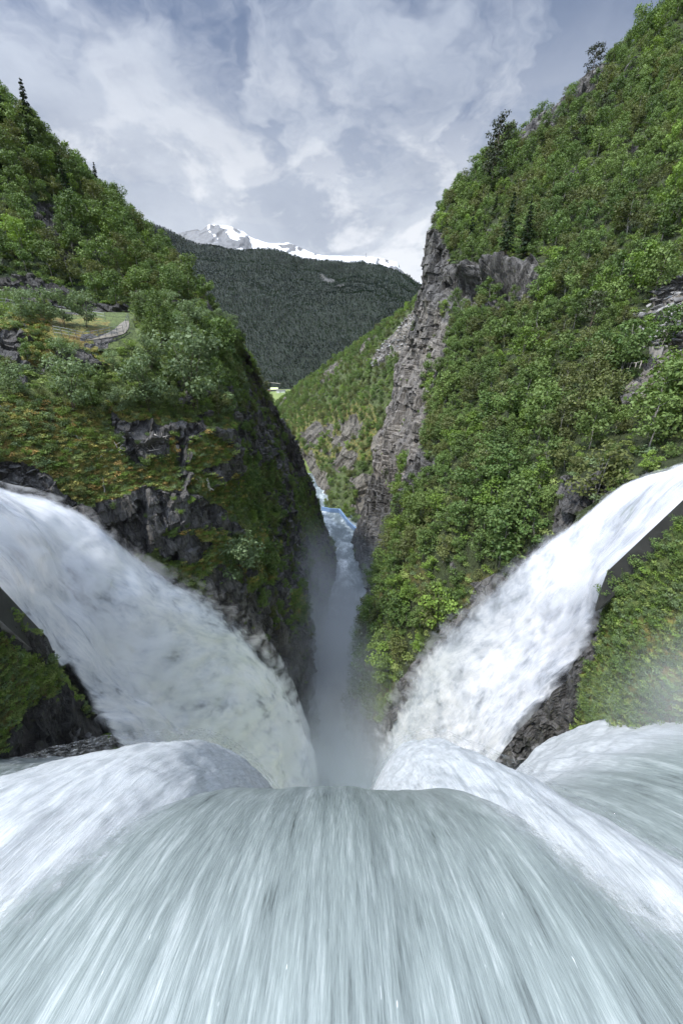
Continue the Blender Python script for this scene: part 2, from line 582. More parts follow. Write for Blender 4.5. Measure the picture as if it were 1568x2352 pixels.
# the valley floor: one sheet out to the horizon
vals = np.linspace(-1, 1, 61)
gx, gy = np.meshgrid(np.sign(vals) * np.abs(vals) ** 2 * 16000, -600 + (np.linspace(0, 1, 61) ** 2) * 24000, indexing='ij')
gz = -152 + 3 * fbm(np.stack([gx, gy, 0 * gx], -1), 400, 3)
ground_m, t = new_mat('ground')
_o = t.n('ShaderNodeOutputMaterial')
_g = t.n('ShaderNodeNewGeometry')
_n = t.noise(_g.outputs['Position'], 0.012, 6.0, 0.6)
_b = t.n('ShaderNodeBsdfPrincipled', ins={'Roughness': 0.9, 'Base Color': t.mix(t.maprange(_n, 0.35, 0.65), (0.12, 0.17, 0.045), (0.20, 0.24, 0.075))})
t.link(_b.outputs[0], _o.inputs[0])
tag(link(bpy.data.objects.new('ground', grid_mesh('ground', np.stack([gx, gy, gz], -1), ground_m))), kind='structure')

# right hill: rows from near to far, columns from the river up
R1 = [
    [(860, 1800, 62), (930, 1640, 54), (1060, 1490, 48), (1240, 1320, 43), (1430, 1180, 37), (1560, 1120, 34), (1640, 1090, 32), (1900, 960, 27)],
    [(825, 1740, 68), (885, 1610, 60), (1010, 1450, 53), (1150, 1300, 50), (1310, 1120, 46), (1440, 1050, 44), (1560, 990, 42), (1900, 840, 37)],
    [(805, 1620, 80), (845, 1470, 75), (945, 1300, 70), (1090, 1130, 66), (1250, 970, 64), (1380, 890, 62), (1540, 810, 60), (1900, 640, 54)],
    [(835, 1440, 108), (860, 1340, 105), (920, 1200, 100), (1040, 1000, 95), (1170, 840, 92), (1310, 740, 90), (1500, 620, 88), (1900, 400, 78)],
    [(850, 1360, 150), (880, 1270, 140), (920, 1120, 135), (990, 900, 130), (1065, 750, 127), (1180, 610, 125), (1400, 440, 124), (1850, 150, 118)],
    [(830, 1290, 185), (850, 1200, 180), (880, 1080, 175), (945, 860, 170), (1000, 660, 165), (1075, 510, 165), (1280, 345, 168), (1750, 0, 160)],
    [(815, 1270, 200), (835, 1180, 200), (865, 1060, 198), (935, 810, 192), (983, 640, 188), (1008, 500, 188), (1185, 325, 200), (1590, 0, 195)],
    [(830, 1260, 240), (860, 1170, 240), (900, 1060, 240), (985, 830, 240), (1040, 690, 240), (1080, 560, 240), (1260, 400, 270), (1700, 60, 270)],
]
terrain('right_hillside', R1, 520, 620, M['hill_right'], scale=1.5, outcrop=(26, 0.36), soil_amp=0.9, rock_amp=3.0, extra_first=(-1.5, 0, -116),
        rock_polys=[[(965, 500), (1020, 530), (1035, 600), (1100, 612), (1245, 606), (1250, 650), (1200, 700), (1090, 712), (1045, 780), (1020, 860), (985, 960), (972, 1040), (1020, 1060), (1010, 1090), (950, 1130), (920, 1240), (890, 1300), (855, 1320), (810, 1320), (800, 1250), (840, 1100), (840, 950), (860, 880), (930, 770)],
                    [(1180, 335), (1225, 200), (1330, 145), (1410, 165), (1370, 215), (1290, 250), (1240, 310)],
                    [(1250, 1260), (1300, 1120), (1440, 1100), (1430, 1140), (1340, 1200), (1270, 1290)],
                    [(1090, 1420), (1260, 1270), (1250, 1230), (1080, 1375), (960, 1520), (900, 1630), (830, 1740), (860, 1800), (980, 1600)],
                    [(790, 1580), (820, 1760), (870, 1790), (920, 1640), (870, 1670), (825, 1630)],
                    [(1440, 735), (1500, 700), (1600, 670), (1600, 790), (1480, 775)],
                    [(1510, 660), (1600, 620), (1600, 690), (1500, 700)],
                    [(1410, 880), (1470, 825), (1600, 755), (1600, 800), (1480, 905), (1412, 932)], [(1480, 920), (1540, 930), (1530, 970), (1490, 960)],
                    [(1450, 150), (1500, 130), (1520, 150), (1470, 175)], [(1480, 235), (1520, 225), (1510, 250), (1480, 255)],
                    [(820, 1330), (860, 1340), (850, 1440), (820, 1440)]],
        green_polys=[[(1040, 700), (1075, 720), (1050, 780), (1034, 770)], [(900, 1090), (925, 1080), (915, 1250), (885, 1260)], [(985, 880), (1000, 900), (985, 960), (970, 950)]],
        pale_polys=[[(975, 700), (1040, 740), (1010, 860), (975, 960), (960, 1060), (930, 1130), (870, 1110), (840, 960), (880, 860), (930, 790)], [(1150, 655), (1190, 655), (1180, 690), (1140, 690)], [(1440, 720), (1600, 640), (1600, 900), (1420, 940)]],
        moss_polys=[[(800, 1500), (900, 1450), (930, 1540), (850, 1680), (800, 1640)], [(880, 1300), (960, 1230), (1000, 1330), (900, 1400), (840, 1420)], [(1040, 1330), (1150, 1300), (1120, 1420), (1000, 1440)]],
        bumps=[(1120, 628, 110, 18, 4.5), (1140, 672, 95, 20, -4.5), (1010, 690, 22, 30, 3.0), (900, 1010, 30, 70, 3.0), (880, 1180, 26, 60, -3.0)])

# left bluff with the footpath: rows from the waterfall to the far rim, columns from the frame edge to the gorge
L1 = [
    [(-300, 1190, 29), (0, 1230, 34), (200, 1310, 38), (330, 1400, 41), (480, 1500, 46), (590, 1600, 52), (640, 1690, 58), (685, 1780, 64)],
    [(-300, 1040, 33), (0, 1100, 38), (190, 1180, 41), (310, 1280, 44), (480, 1375, 49), (590, 1470, 54), (650, 1560, 60), (692, 1670, 66)],
    [(-300, 950, 36), (0, 1010, 41), (180, 1080, 44), (320, 1130, 47), (480, 1200, 52), (590, 1290, 62), (650, 1370, 72), (706, 1450, 82)],
    [(-300, 870, 41), (0, 900, 47), (180, 930, 50), (330, 960, 53), (500, 985, 60), (580, 1110, 80), (640, 1230, 94), (708, 1375, 106)],
    [(-300, 785, 49), (0, 795, 55), (180, 815, 57), (330, 830, 60), (490, 845, 75), (575, 960, 100), (660, 1120, 128), (745, 1310, 152)],
    [(-300, 715, 60), (0, 720, 62), (200, 745, 63), (330, 755, 70), (490, 775, 92), (570, 870, 130), (655, 1050, 165), (768, 1290, 188)],
    [(-300, 692, 75), (0, 694, 80), (200, 715, 84), (370, 725, 92), (535, 765, 112), (605, 905, 160), (690, 1050, 190), (770, 1280, 205)],
    [(-300, 700, 100), (0, 705, 110), (200, 730, 118), (370, 745, 122), (520, 800, 150), (595, 960, 220), (680, 1110, 250), (755, 1290, 250)],
]
PATHPOLY = [(110, 700), (300, 715), (330, 800), (190, 805), (110, 780)]
terrain('left_hillside', L1, 420, 480, M['hill_near'], scale=0.8, outcrop=(7, 0.27), soil_amp=1.25, rock_amp=1.9, extra_last=(1.5, 0, -116),
        rock_polys=[[(560, 880), (640, 940), (760, 1130), (800, 1320), (700, 1380), (740, 1460), (720, 1800), (560, 1560), (480, 1420), (450, 1310), (540, 1300), (590, 1260), (560, 1200), (540, 1100), (535, 1000)],
                    [(180, 1170), (330, 1125), (440, 1140), (530, 1170), (545, 1240), (470, 1215), (340, 1210), (330, 1270), (260, 1260), (200, 1220)],
                    [(-100, 1040), (60, 1050), (110, 1080), (200, 1180), (320, 1280), (480, 1380), (560, 1440), (560, 1500), (300, 1400), (-100, 1200)],
                    [(0, 860), (60, 870), (50, 890), (0, 890)], [(235, 955), (330, 965), (390, 1000), (400, 1040), (300, 1050), (240, 1000)], [(330, 985), (480, 965), (520, 1000), (420, 1012)], [(415, 1010), (442, 1010), (448, 1100), (412, 1140), (425, 1060)], [(480, 990), (545, 1010), (548, 1110), (510, 1060)], [(560, 790), (640, 960), (610, 950), (550, 840)]],
        green_polys=[[(540, 1020), (640, 1080), (650, 1180), (590, 1260), (550, 1180)], [(690, 1090), (740, 1180), (720, 1260), (670, 1160)], [(520, 1230), (640, 1230), (640, 1330), (570, 1360), (500, 1300)], [(660, 1350), (710, 1370), (712, 1430), (670, 1420)]],
        moss_polys=[[(0, 930), (250, 930), (540, 980), (545, 1180), (430, 1130), (200, 1190), (60, 1080), (0, 1040)], [(400, 1190), (540, 1210), (640, 1240), (640, 1330), (400, 1320)], [(0, 720), (250, 730), (250, 830), (0, 820)], [(640, 1330), (715, 1370), (712, 1450), (640, 1450)]],
        calm=[PATHPOLY])

# steep wooded slope above the path
L2 = [
    [(-300, 740, 100), (0, 712, 86), (200, 726, 90), (380, 728, 99), (500, 745, 118)],
    [(-300, 650, 103), (0, 645, 92), (200, 680, 95), (380, 690, 104), (491, 705, 119)],
    [(-300, 560, 112), (0, 560, 102), (190, 620, 105), (360, 660, 110), (483, 690, 122)],
    [(-300, 300, 128), (0, 395, 116), (150, 500, 118), (290, 580, 122), (430, 648, 130)],
    [(-300, 20, 150), (0, 245, 142), (130, 362, 146), (260, 482, 152), (395, 608, 152)],
    [(-300, 120, 210), (0, 320, 200), (160, 470, 205), (300, 575, 205), (430, 720, 200)],
]
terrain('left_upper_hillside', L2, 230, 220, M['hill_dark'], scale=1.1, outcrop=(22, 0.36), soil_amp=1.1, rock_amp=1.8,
        rock_polys=[[(-100, 610), (130, 655), (300, 700), (420, 680), (486, 685), (520, 760), (300, 760), (-100, 740)], [(40, 480), (120, 465), (165, 540), (120, 580)], [(150, 430), (200, 470), (240, 560), (200, 540)], [(300, 530), (340, 560), (330, 600)], [(120, 600), (175, 560), (160, 620)]],
        moss_polys=[[(250, 560), (480, 660), (480, 700), (300, 690)]])

# the next slope down the gorge on the right
R2 = [
    [(728, 1178, 270), (758, 1170, 266), (790, 1186, 257), (834, 1234, 236), (960, 1270, 225)],
    [(742, 1136, 300), (772, 1108, 292), (820, 1110, 280), (890, 1130, 255), (1000, 1130, 245)],
    [(665, 1010, 420), (730, 1020, 360), (810, 1020, 315), (890, 1000, 295), (1010, 1000, 285)],
    [(640, 955, 540), (725, 935, 440), (815, 900, 375), (895, 870, 345), (1020, 840, 325)],
    [(628, 934, 680), (715, 872, 550), (820, 800, 470), (910, 732, 430), (1040, 640, 405)],
    [(640, 930, 850), (730, 875, 720), (850, 800, 640), (950, 750, 580), (1100, 700, 540)],
]
terrain('middle_hillside', R2, 240, 260, M['hill_mid'], scale=4.0, outcrop=(40, 0.20), soil_amp=3.0, rock_amp=4.5,
        rock_polys=[[(850, 830), (975, 690), (1000, 700), (975, 740), (880, 830)], [(660, 1010), (720, 1050), (760, 1095), (740, 1180), (680, 1200)], [(800, 1100), (880, 1080), (880, 1250), (830, 1240)], [(780, 960), (830, 950), (820, 1010), (790, 1010)], [(1000, 900), (1040, 950), (860, 1060), (850, 1000)]],
        pale_polys=[[(850, 830), (975, 690), (1000, 700), (975, 740), (880, 830)]],
        moss_polys=[[(640, 950), (850, 900), (900, 1060), (680, 1060)]])

# the broad wooded mountain across the valley
sky1 = [(-300, 200), (0, 330), (150, 410), (250, 456), (300, 498), (370, 525), (430, 546), (500, 562), (570, 574), (640, 582), (700, 592), (780, 600), (860, 606), (930, 628), (975, 658), (1060, 700), (1300, 800)]
uu = [p[0] for p in sky1]
FARM = [
    [(x, 893, 1480) for x in uu],
    [(x, 860 if x > 450 else 860, 1560) for x in uu],
    [(x, 790 - (900 - abs(x - 500)) * 0.01, 1720) for x in uu],
    [(x, y + (790 - y) * 0.45, 2050 + 60 * math.sin(x * 0.02)) for x, y in sky1],
    [(x, y + 32, 2420 + 60 * math.sin(x * 0.017 + 1)) for x, y in sky1],
    [(x, y + 9, 2640) for x, y in sky1],
    [(x, y + 120, 3300) for x, y in sky1],
]
terrain('mountain', FARM, 150, 260, M['hill_far'], scale=22, soil_amp=26, rock_amp=14,
        rock_polys=[[(250, 445), (300, 490), (330, 515), (290, 505), (245, 470)], [(740, 635), (790, 640), (770, 655)], [(380, 700), (400, 720), (370, 725)]])

# snow mountain
sky2 = [(300, 600), (380, 556), (425, 541), (455, 534), (480, 523), (505, 524), (530, 528), (560, 541), (575, 553), (600, 562), (620, 567), (650, 567), (665, 566), (700, 582), (740, 594), (800, 595), (850, 599), (890, 606), (910, 611), (920, 626), (950, 650), (1050, 700)]
SNOW = [
    [(x, 720, 5200) for x, y in sky2],
    [(x, y + 60, 5500) for x, y in sky2],
    [(x, y + 24, 5850) for x, y in sky2],
    [(x, y, 6150) for x, y in sky2],
    [(x, y - 5, 6350) for x, y in sky2],
    [(x, y + 40, 7000) for x, y in sky2],
]
snow_m, t = new_mat('snow_and_rock')
_o = t.n('ShaderNodeOutputMaterial')
_g = t.n('ShaderNodeNewGeometry')
_pos = _g.outputs['Position']
_mp = t.n('ShaderNodeMapping')
t.link(_pos, _mp.inputs[0])
_mp.inputs['Scale'].default_value = (1.5, 0.35, 0.9)
_mp.inputs['Rotation'].default_value = (0, R(32), 0)
_sn = t.n('ShaderNodeAttribute', attribute_name='rock').outputs['Fac']
_k = t.noise(_mp.outputs[0], 0.0030, 9.0, 0.62, 0.7)
_th = t.math('ADD', _sn, t.math('MULTIPLY', t.math('SUBTRACT', _k, 0.5), 2.6))
_rk = t.mix(t.noise(_mp.outputs[0], 0.02, 8.0, 0.7), (0.05, 0.052, 0.055), (0.24, 0.24, 0.24))
_c = t.mix(t.maprange(_th, 0.47, 0.53), (0.86, 0.88, 0.90), _rk)
_b = t.n('ShaderNodeBsdfPrincipled', ins={'Roughness': 0.8, 'Base Color': _c})
_bp = t.n('ShaderNodeBump', ins={'Strength': 0.8, 'Distance': 20.0, 'Height': t.math('MULTIPLY', t.noise(_mp.outputs[0], 0.012, 8.0, 0.7), t.maprange(_th, 0.45, 0.55))})
t.link(_bp.outputs[0], _b.inputs['Normal'])
t.link(_b.outputs[0], _o.inputs[0])
terrain('snow_mountain', SNOW, 70, 220, snow_m, scale=60, soil_amp=14, rock_amp=22, base_rock=0.30,
        rock_polys=[[(380, 560), (425, 535), (480, 520), (492, 526), (478, 560), (440, 570)], [(505, 523), (530, 528), (520, 545), (500, 560), (495, 545)], [(470, 562), (580, 550), (582, 580), (470, 580)],
                    [(640, 565), (668, 564), (690, 578), (660, 580)], [(780, 598), (800, 592), (815, 602), (790, 606)], [(870, 602), (930, 610), (940, 640), (900, 625)]])

# the hill that rises behind the left bank and keeps the sun off the near water
hx, hy = np.meshgrid(np.linspace(-170, -26, 90), np.linspace(-150, 40, 90), indexing='ij')
hz_ = -45 + 112 * np.clip((-30 - hx) / 55, 0, 1) * np.clip((12 - hy) / 30, 0, 1)
hz_ = np.where(hx < -110, hz_ - (-110 - hx) * 0.6, hz_) + 3 * fbm(np.stack([hx, hy, 0 * hx], -1), 20, 4)
hv = np.stack([hx, hy, hz_], -1)
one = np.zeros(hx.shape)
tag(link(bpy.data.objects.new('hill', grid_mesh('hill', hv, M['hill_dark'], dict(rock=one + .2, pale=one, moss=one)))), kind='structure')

# banks under and beside the channel walls
LB = [
    [(-250, 1130, 12.5), (0, 1355, 16.5), (70, 1440, 18.5), (130, 1515, 20.2), (205, 1640, 21), (262, 1725, 20.5), (330, 1830, 21.5), (420, 1950, 23)],
    [(-250, 1260, 12), (0, 1412, 15.8), (60, 1474, 17.2), (118, 1540, 18.4), (175, 1680, 18.6), (225, 1745, 18.5), (300, 1850, 20), (400, 1970, 22)],
    [(-250, 1500, 11), (0, 1580, 13.6), (55, 1630, 14.5), (105, 1680, 15.4), (150, 1740, 16), (200, 1790, 16.4), (260, 1880, 17.5), (360, 2000, 20)],
    [(-250, 1720, 10.5), (0, 1740, 12.6), (50, 1780, 13.2), (95, 1810, 13.8), (140, 1840, 14.4), (185, 1880, 15), (240, 1960, 16), (330, 2080, 18)],
    [(-250, 2050, 10), (0, 2050, 12.4), (50, 2060, 13), (95, 2070, 13.6), (140, 2080, 14.2), (185, 2090, 14.8), (240, 2120, 15.6), (330, 2180, 17.5)],
]
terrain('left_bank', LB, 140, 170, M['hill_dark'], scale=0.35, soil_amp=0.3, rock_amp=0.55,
        rock_polys=[[(70, 1620), (150, 1560), (200, 1640), (265, 1720), (420, 1950), (300, 2100), (60, 1800), (0, 1740), (30, 1700)], [(-50, 1380), (130, 1500), (110, 1540), (-50, 1430)]],
        moss_polys=[[(0, 1420), (200, 1580), (150, 1760), (0, 1720)]])
RB = [
    [(1900, 985, 16.5), (1568, 1190, 20), (1480, 1275, 21), (1395, 1355, 22), (1370, 1440, 23), (1280, 1580, 25.5), (1190, 1680, 28), (1100, 1800, 32)],
    [(1900, 1040, 15.8), (1568, 1214, 19.1), (1490, 1284, 20.1), (1425, 1352, 21.0), (1402, 1450, 21.8), (1320, 1620, 23.6), (1240, 1710, 26), (1150, 1830, 30)],
    [(1900, 1330, 14), (1568, 1440, 16.5), (1500, 1490, 17.4), (1440, 1540, 18.4), (1410, 1600, 19.6), (1350, 1690, 21.4), (1290, 1760, 24), (1200, 1870, 28)],
    [(1900, 1560, 12.8), (1568, 1620, 14.8), (1510, 1655, 15.6), (1460, 1690, 16.4), (1420, 1730, 17.4), (1370, 1790, 19), (1310, 1860, 21), (1240, 1960, 25)],
    [(1900, 1950, 12.4), (1568, 1950, 14.4), (1510, 1960, 15.2), (1460, 1970, 16), (1420, 1980, 17), (1370, 2000, 18.6), (1310, 2040, 20.5), (1240, 2100, 24)],
]
terrain('right_bank', RB, 140, 170, M['hill_near'], scale=0.35, soil_amp=0.35, rock_amp=0.6,
        rock_polys=[[(1300, 1480), (1395, 1440), (1350, 1560), (1310, 1640), (1300, 1760), (1180, 1800), (1080, 1820), (1150, 1660)]],
        moss_polys=[[(1320, 1450), (1568, 1400), (1568, 1650), (1320, 1700)]], calm=[[(1380, 1330), (1600, 1120), (1600, 1180), (1400, 1350)]])

# ------------------------------------------------------------------ water
def mat_spill():
    """aerated water sliding over the sill: long pale and teal strands along the flow"""
    m, t = new_mat('spill_water')
    out = t.n('ShaderNodeOutputMaterial')
    fl = t.n('ShaderNodeAttribute', attribute_name='flow').outputs['Vector']
    froth = t.n('ShaderNodeAttribute', attribute_name='froth').outputs['Fac']

    def strand(sx, sy, sc, det, rough=0.6):
        mp = t.n('ShaderNodeMapping')
        t.link(fl, mp.inputs[0])
        mp.inputs['Scale'].default_value = (sx, sy * 1.7, 1.0)
        return t.noise(mp.outputs[0], sc, det, rough, 0.15)
    a = strand(1.0, 0.045, 3.6, 4.0)
    b = strand(1.0, 0.045, 13.0, 5.0, 0.65)
    c = strand(1.0, 0.035, 38.0, 4.0, 0.7)
    big = strand(0.35, 0.12, 1.0, 3.0)
    s = t.math('ADD', t.math('MULTIPLY', a, 0.34), t.math('ADD', t.math('MULTIPLY', b, 0.40), t.math('MULTIPLY', c, 0.26)))
    s = t.math('ADD', s, t.math('MULTIPLY', t.math('SUBTRACT', big, 0.5), 0.25))
    col = t.ramp(s, [(0.35, (0.065, 0.078, 0.076)), (0.43, (0.18, 0.212, 0.206)), (0.52, (0.25, 0.29, 0.28)), (0.66, (0.46, 0.50, 0.49))])
    fw = strand(1.0, 0.16, 3.0, 7.0, 0.7)
    fcol = t.mix(t.maprange(t.math('ADD', t.math('MULTIPLY', fw, 0.6), t.math('MULTIPLY', b, 0.4)), 0.36, 0.6), (0.34, 0.365, 0.37), (0.56, 0.58, 0.585))
    col = t.mix(t.math('ADD', froth, t.math('MULTIPLY', t.math('MULTIPLY', t.math('SUBTRACT', s, 0.48), froth), 1.5), clamp=True), col, fcol)
    # glints of bright droplets
    g1 = strand(1.0, 0.07, 34.0, 2.0, 0.5)
    col = t.mix(t.math('MULTIPLY', t.maprange(g1, 0.745, 0.79), 0.8), col, (0.9, 0.92, 0.93))
    rough = t.mix(froth, (0.32,) * 3, (0.8,) * 3)
    bp = t.n('ShaderNodeBump', ins={'Strength': 0.5, 'Distance': 0.12, 'Height': s})
    bs = t.n('ShaderNodeBsdfPrincipled', ins={'Base Color': col, 'Roughness': rough, 'Specular IOR Level': 0.4})
    t.link(bp.outputs[0], bs.inputs['Normal'])
    # ragged edge where the sheet breaks into spray
    edge = t.n('ShaderNodeAttribute', attribute_name='edge').outputs['Fac']
    ne = strand(1.0, 0.35, 5.0, 6.0, 0.7)
    al = t.maprange(t.math('SUBTRACT', t.math('ADD', edge, t.math('MULTIPLY', t.math('SUBTRACT', ne, 0.5), 0.9)), 0.0), 0.25, 0.75, 0.0, 1.0, 'SMOOTHSTEP')
    tr = t.n('ShaderNodeBsdfTransparent')
    mx = t.n('ShaderNodeMixShader', ins={0: al, 1: tr.outputs[0], 2: bs.outputs[0]})
    t.link(mx.outputs[0], out.inputs[0])
    return m


M['spill'] = mat_spill()


def fall_water(name, x0, x1, hfun, kfun, ytop, ybot, frothfun, nx=200, ny=150, wave=0.06, edgefun=None, label=None):
    """water leaving the sill: every line x = const is a falling parabola z = -h - k y^2"""
    x = np.linspace(x0, x1, nx)
    tt = np.linspace(0, 1, ny)
    X, T = np.meshgrid(x, tt, indexing='ij')
    Y = ytop + (ybot - ytop) * T
    h, k = hfun(X), kfun(X)
    yy = np.maximum(Y, 0.0)
    Z = -h - k * yy ** 2 - np.where(Y < 0, 0.02 * Y * Y, 0)
    # lumpy strands running with the flow
    fr = frothfun(X, Y)
    strand = fbm(np.stack([X * 1.0, Y * 0.06, 0 * X], -1), 0.9, 4)
    lump = fbm(np.stack([X, Y * 0.6, Z * 0.6], -1), 1.3, 4)
    V = np.stack([X, Y, Z], -1)
    nm = normals(V)
    V = V + nm * (strand * wave * 1.6 + lump * fr * 0.22)[..., None]
    L = np.sqrt(yy ** 2 + (k * yy ** 2) ** 2)
    uv = np.stack([X, L, 0 * X], -1)
    e = np.ones(X.shape) if edgefun is None else edgefun((X - x0) / (x1 - x0), T)
    me = grid_mesh(name, V, M['spill'], dict(froth=np.clip(fr, 0, 1), edge=e), uv)
    o = link(bpy.data.objects.new(name, me))
    return tag(o, label, kind='structure')


sm = lambda a, b, x: np.clip((x - a) / (b - a), 0, 1) ** 2 * (3 - 2 * np.clip((x - a) / (b - a), 0, 1))
# main sheet below the camera; towards its sides it tears open over the frothing shoulders
def front_edge(s_, t_):
    x, y = -9.5 + 19.0 * s_, -3.0 + 18.0 * t_
    k = 0.125 + 0.235 * sm(2.4, 8.2, np.abs(x + 0.2)) + 0.03 * sm(3.0, 7.0, x)
    yl = np.sqrt(5.0 / k)
    return 1 - 0.88 * sm(1.9, 4.0, np.abs(x + 0.2)) * sm(0.05, 0.62, y / yl)


fall_water('spillway_water', -9.5, 9.5, lambda x: 5.0 + 0.0 * x,
           lambda x: 0.125 + 0.235 * sm(2.4, 8.2, np.abs(x + 0.2)) + 0.03 * sm(3.0, 7.0, x), -3.0, 15.0,
           lambda x, y: 0.97 * sm(3.0, 5.4, np.abs(x + 0.2)) * sm(3.0, 5.6, y + 0.36 * np.abs(x)), nx=320, ny=220,
           edgefun=front_edge,
           label='smooth grey-green sheet of water sliding over the rounded sill')
# left frothing shoulder
fall_water('spillway_water', -20.5, -2.2, lambda x: 8.6 + 0.012 * (x + 7.4) ** 2 + 0.05 * np.maximum(x + 7.4, 0) ** 2,
           lambda x: 0.0505 + 0.0006 * np.minimum(x + 7.4, 0) ** 2 + 0.0016 * np.maximum(x + 7.4, 0) ** 2, 0.5, 24.0,
           lambda x, y: 0.95 + 0 * x, nx=220, ny=160, wave=0.1,
           edgefun=lambda s, t: np.minimum(sm(0.0, 0.05, 1 - s), 1.0), label='white frothing shoulder of water left of the smooth sheet')
# right frothing shoulder
fall_water('spillway_water', 0.6, 14.0, lambda x: 8.2 + 0.02 * (x - 3.9) ** 2,
           lambda x: 0.0525 + 0.0040 * np.maximum(3.9 - x, 0) ** 2 + 0.0026 * np.maximum(x - 3.9, 0) ** 2, 0.5, 22.0,
           lambda x, y: 0.95 + 0 * x, nx=220, ny=160, wave=0.1, label='white frothing shoulder of water right of the smooth sheet')
# flying drops over the shoulders
fall_water('spillway_spray', -20.5, -3.4, lambda x: 8.3 + 0.012 * (x + 7.4) ** 2 + 0.05 * np.maximum(x + 7.4, 0) ** 2,
           lambda x: 0.0475 + 0.0006 * np.minimum(x + 7.4, 0) ** 2 + 0.0016 * np.maximum(x + 7.4, 0) ** 2, 3.0, 24.0,
           lambda x, y: 1.0 + 0 * x, nx=200, ny=140, wave=0.16, edgefun=lambda s, t: 0.30 + 0 * s, label='torn spray flying over the left shoulder of water')
fall_water('spillway_spray', 1.0, 13.0, lambda x: 7.95 + 0.02 * (x - 3.9) ** 2,
           lambda x: 0.0497 + 0.0040 * np.maximum(3.9 - x, 0) ** 2 + 0.0026 * np.maximum(x - 3.9, 0) ** 2, 3.0, 22.0,
           lambda x, y: 1.0 + 0 * x, nx=200, ny=140, wave=0.16, edgefun=lambda s, t: 0.30 + 0 * s, label='torn spray flying over the right shoulder of water')
# outer sheets
fall_water('spillway_water', 7.5, 40.0, lambda x: 10.6 - 0.16 * np.clip(x - 9, 0, 16),
           lambda x: 0.062 - 0.0026 * np.clip(x - 9, 0, 9), 0.5, 24.0,
           lambda x, y: sm(11.0, 15.0, y), nx=260, ny=160, wave=0.12, label='outermost water sheet at the right with strands fanning out')
fall_water('spillway_water', -45.0, -12.0, lambda x: 9.6 + 0 * x,
           lambda x: 0.050 + 0.0012 * np.clip(x + 17, 0, 9), 0.5, 22.0,
           lambda x, y: 0.5 * sm(11.0, 15.0, y), nx=200, ny=120, wave=0.08, label='outermost teal water sheet at the left edge')


def mat_fall(name, thick, col_a=(0.66, 0.68, 0.72), col_b=(0.88, 0.89, 0.90), holes=0.0, scale=1.0, seed=0.0):
    m, t = new_mat(name)
    out = t.n('ShaderNodeOutputMaterial')
    fl = t.n('ShaderNodeAttribute', attribute_name='flow').outputs['Vector']
    edge = t.n('ShaderNodeAttribute', attribute_name='edge').outputs['Fac']
    mp = t.n('ShaderNodeMapping')
    t.link(fl, mp.inputs[0])
    mp.inputs['Location'].default_value = (seed, seed * 1.7, 0)
    mp.inputs['Scale'].default_value = (1.0, 0.6, 1.0)
    a = t.noise(mp.outputs[0], 0.24 * scale, 6.0, 0.52, 0.5)
    b = t.noise(mp.outputs[0], 0.9 * scale, 6.0, 0.55, 0.4)
    mp2 = t.n('ShaderNodeMapping')
    t.link(fl, mp2.inputs[0])
    mp2.inputs['Location'].default_value = (seed * 3, seed, 0)
    mp2.inputs['Scale'].default_value = (1.0, 0.16, 1.0)
    c = t.noise(mp2.outputs[0], 2.2 * scale, 5.0, 0.65, 0.4)
    s = t.math('ADD', t.math('MULTIPLY', a, 0.5), t.math('ADD', t.math('MULTIPLY', b, 0.36), t.math('MULTIPLY', c, 0.14)))
    mp3 = t.n('ShaderNodeMapping')
    t.link(fl, mp3.inputs[0])
    mp3.inputs['Scale'].default_value = (1.0, 0.30, 1.0)
    fine = t.noise(mp3.outputs[0], 1.9 * scale, 9.0, 0.72, 0.8)
    sb = t.math('ADD', t.math('MULTIPLY', a, 0.45), t.math('ADD', t.math('MULTIPLY', b, 0.2), t.math('MULTIPLY', fine, 0.35)))
    col = t.mix(t.maprange(sb, 0.38, 0.60, 0.0, 1.0, 'SMOOTHSTEP'), col_a, col_b)
    df = t.n('ShaderNodeBsdfDiffuse', ins={'Color': col})
    tl = t.n('ShaderNodeBsdfTranslucent', ins={'Color': col})
    bp = t.n('ShaderNodeBump', ins={'Strength': 0.06, 'Distance': 1.2, 'Height': s})
    t.link(bp.outputs[0], df.inputs['Normal'])
    ms = t.n('ShaderNodeMixShader', ins={0: 0.22, 1: df.outputs[0], 2: tl.outputs[0]})
    ed = t.math('ADD', edge, t.math('MULTIPLY', t.math('SUBTRACT', s, 0.5), 2.2))
    ed = t.maprange(ed, 0.15, 0.95, 0.0, 1.0, 'SMOOTHSTEP')
    if thick >= 1.0:
        hole = t.maprange(s, 0.33 + holes, 0.43 + holes, 1.0 - min(1.0, holes * 14), 1.0, 'SMOOTHSTEP')
        al = t.math('MULTIPLY', ed, hole)
    else:
        al = t.math('MULTIPLY', t.math('MULTIPLY', ed, t.maprange(s, 0.46, 0.62, 0.0, 1.0, 'SMOOTHSTEP')), thick)
    tr = t.n('ShaderNodeBsdfTransparent')
    mx = t.n('ShaderNodeMixShader', ins={0: al, 1: tr.outputs[0], 2: ms.outputs[0]})
    t.link(mx.outputs[0], out.inputs[0])
    return m


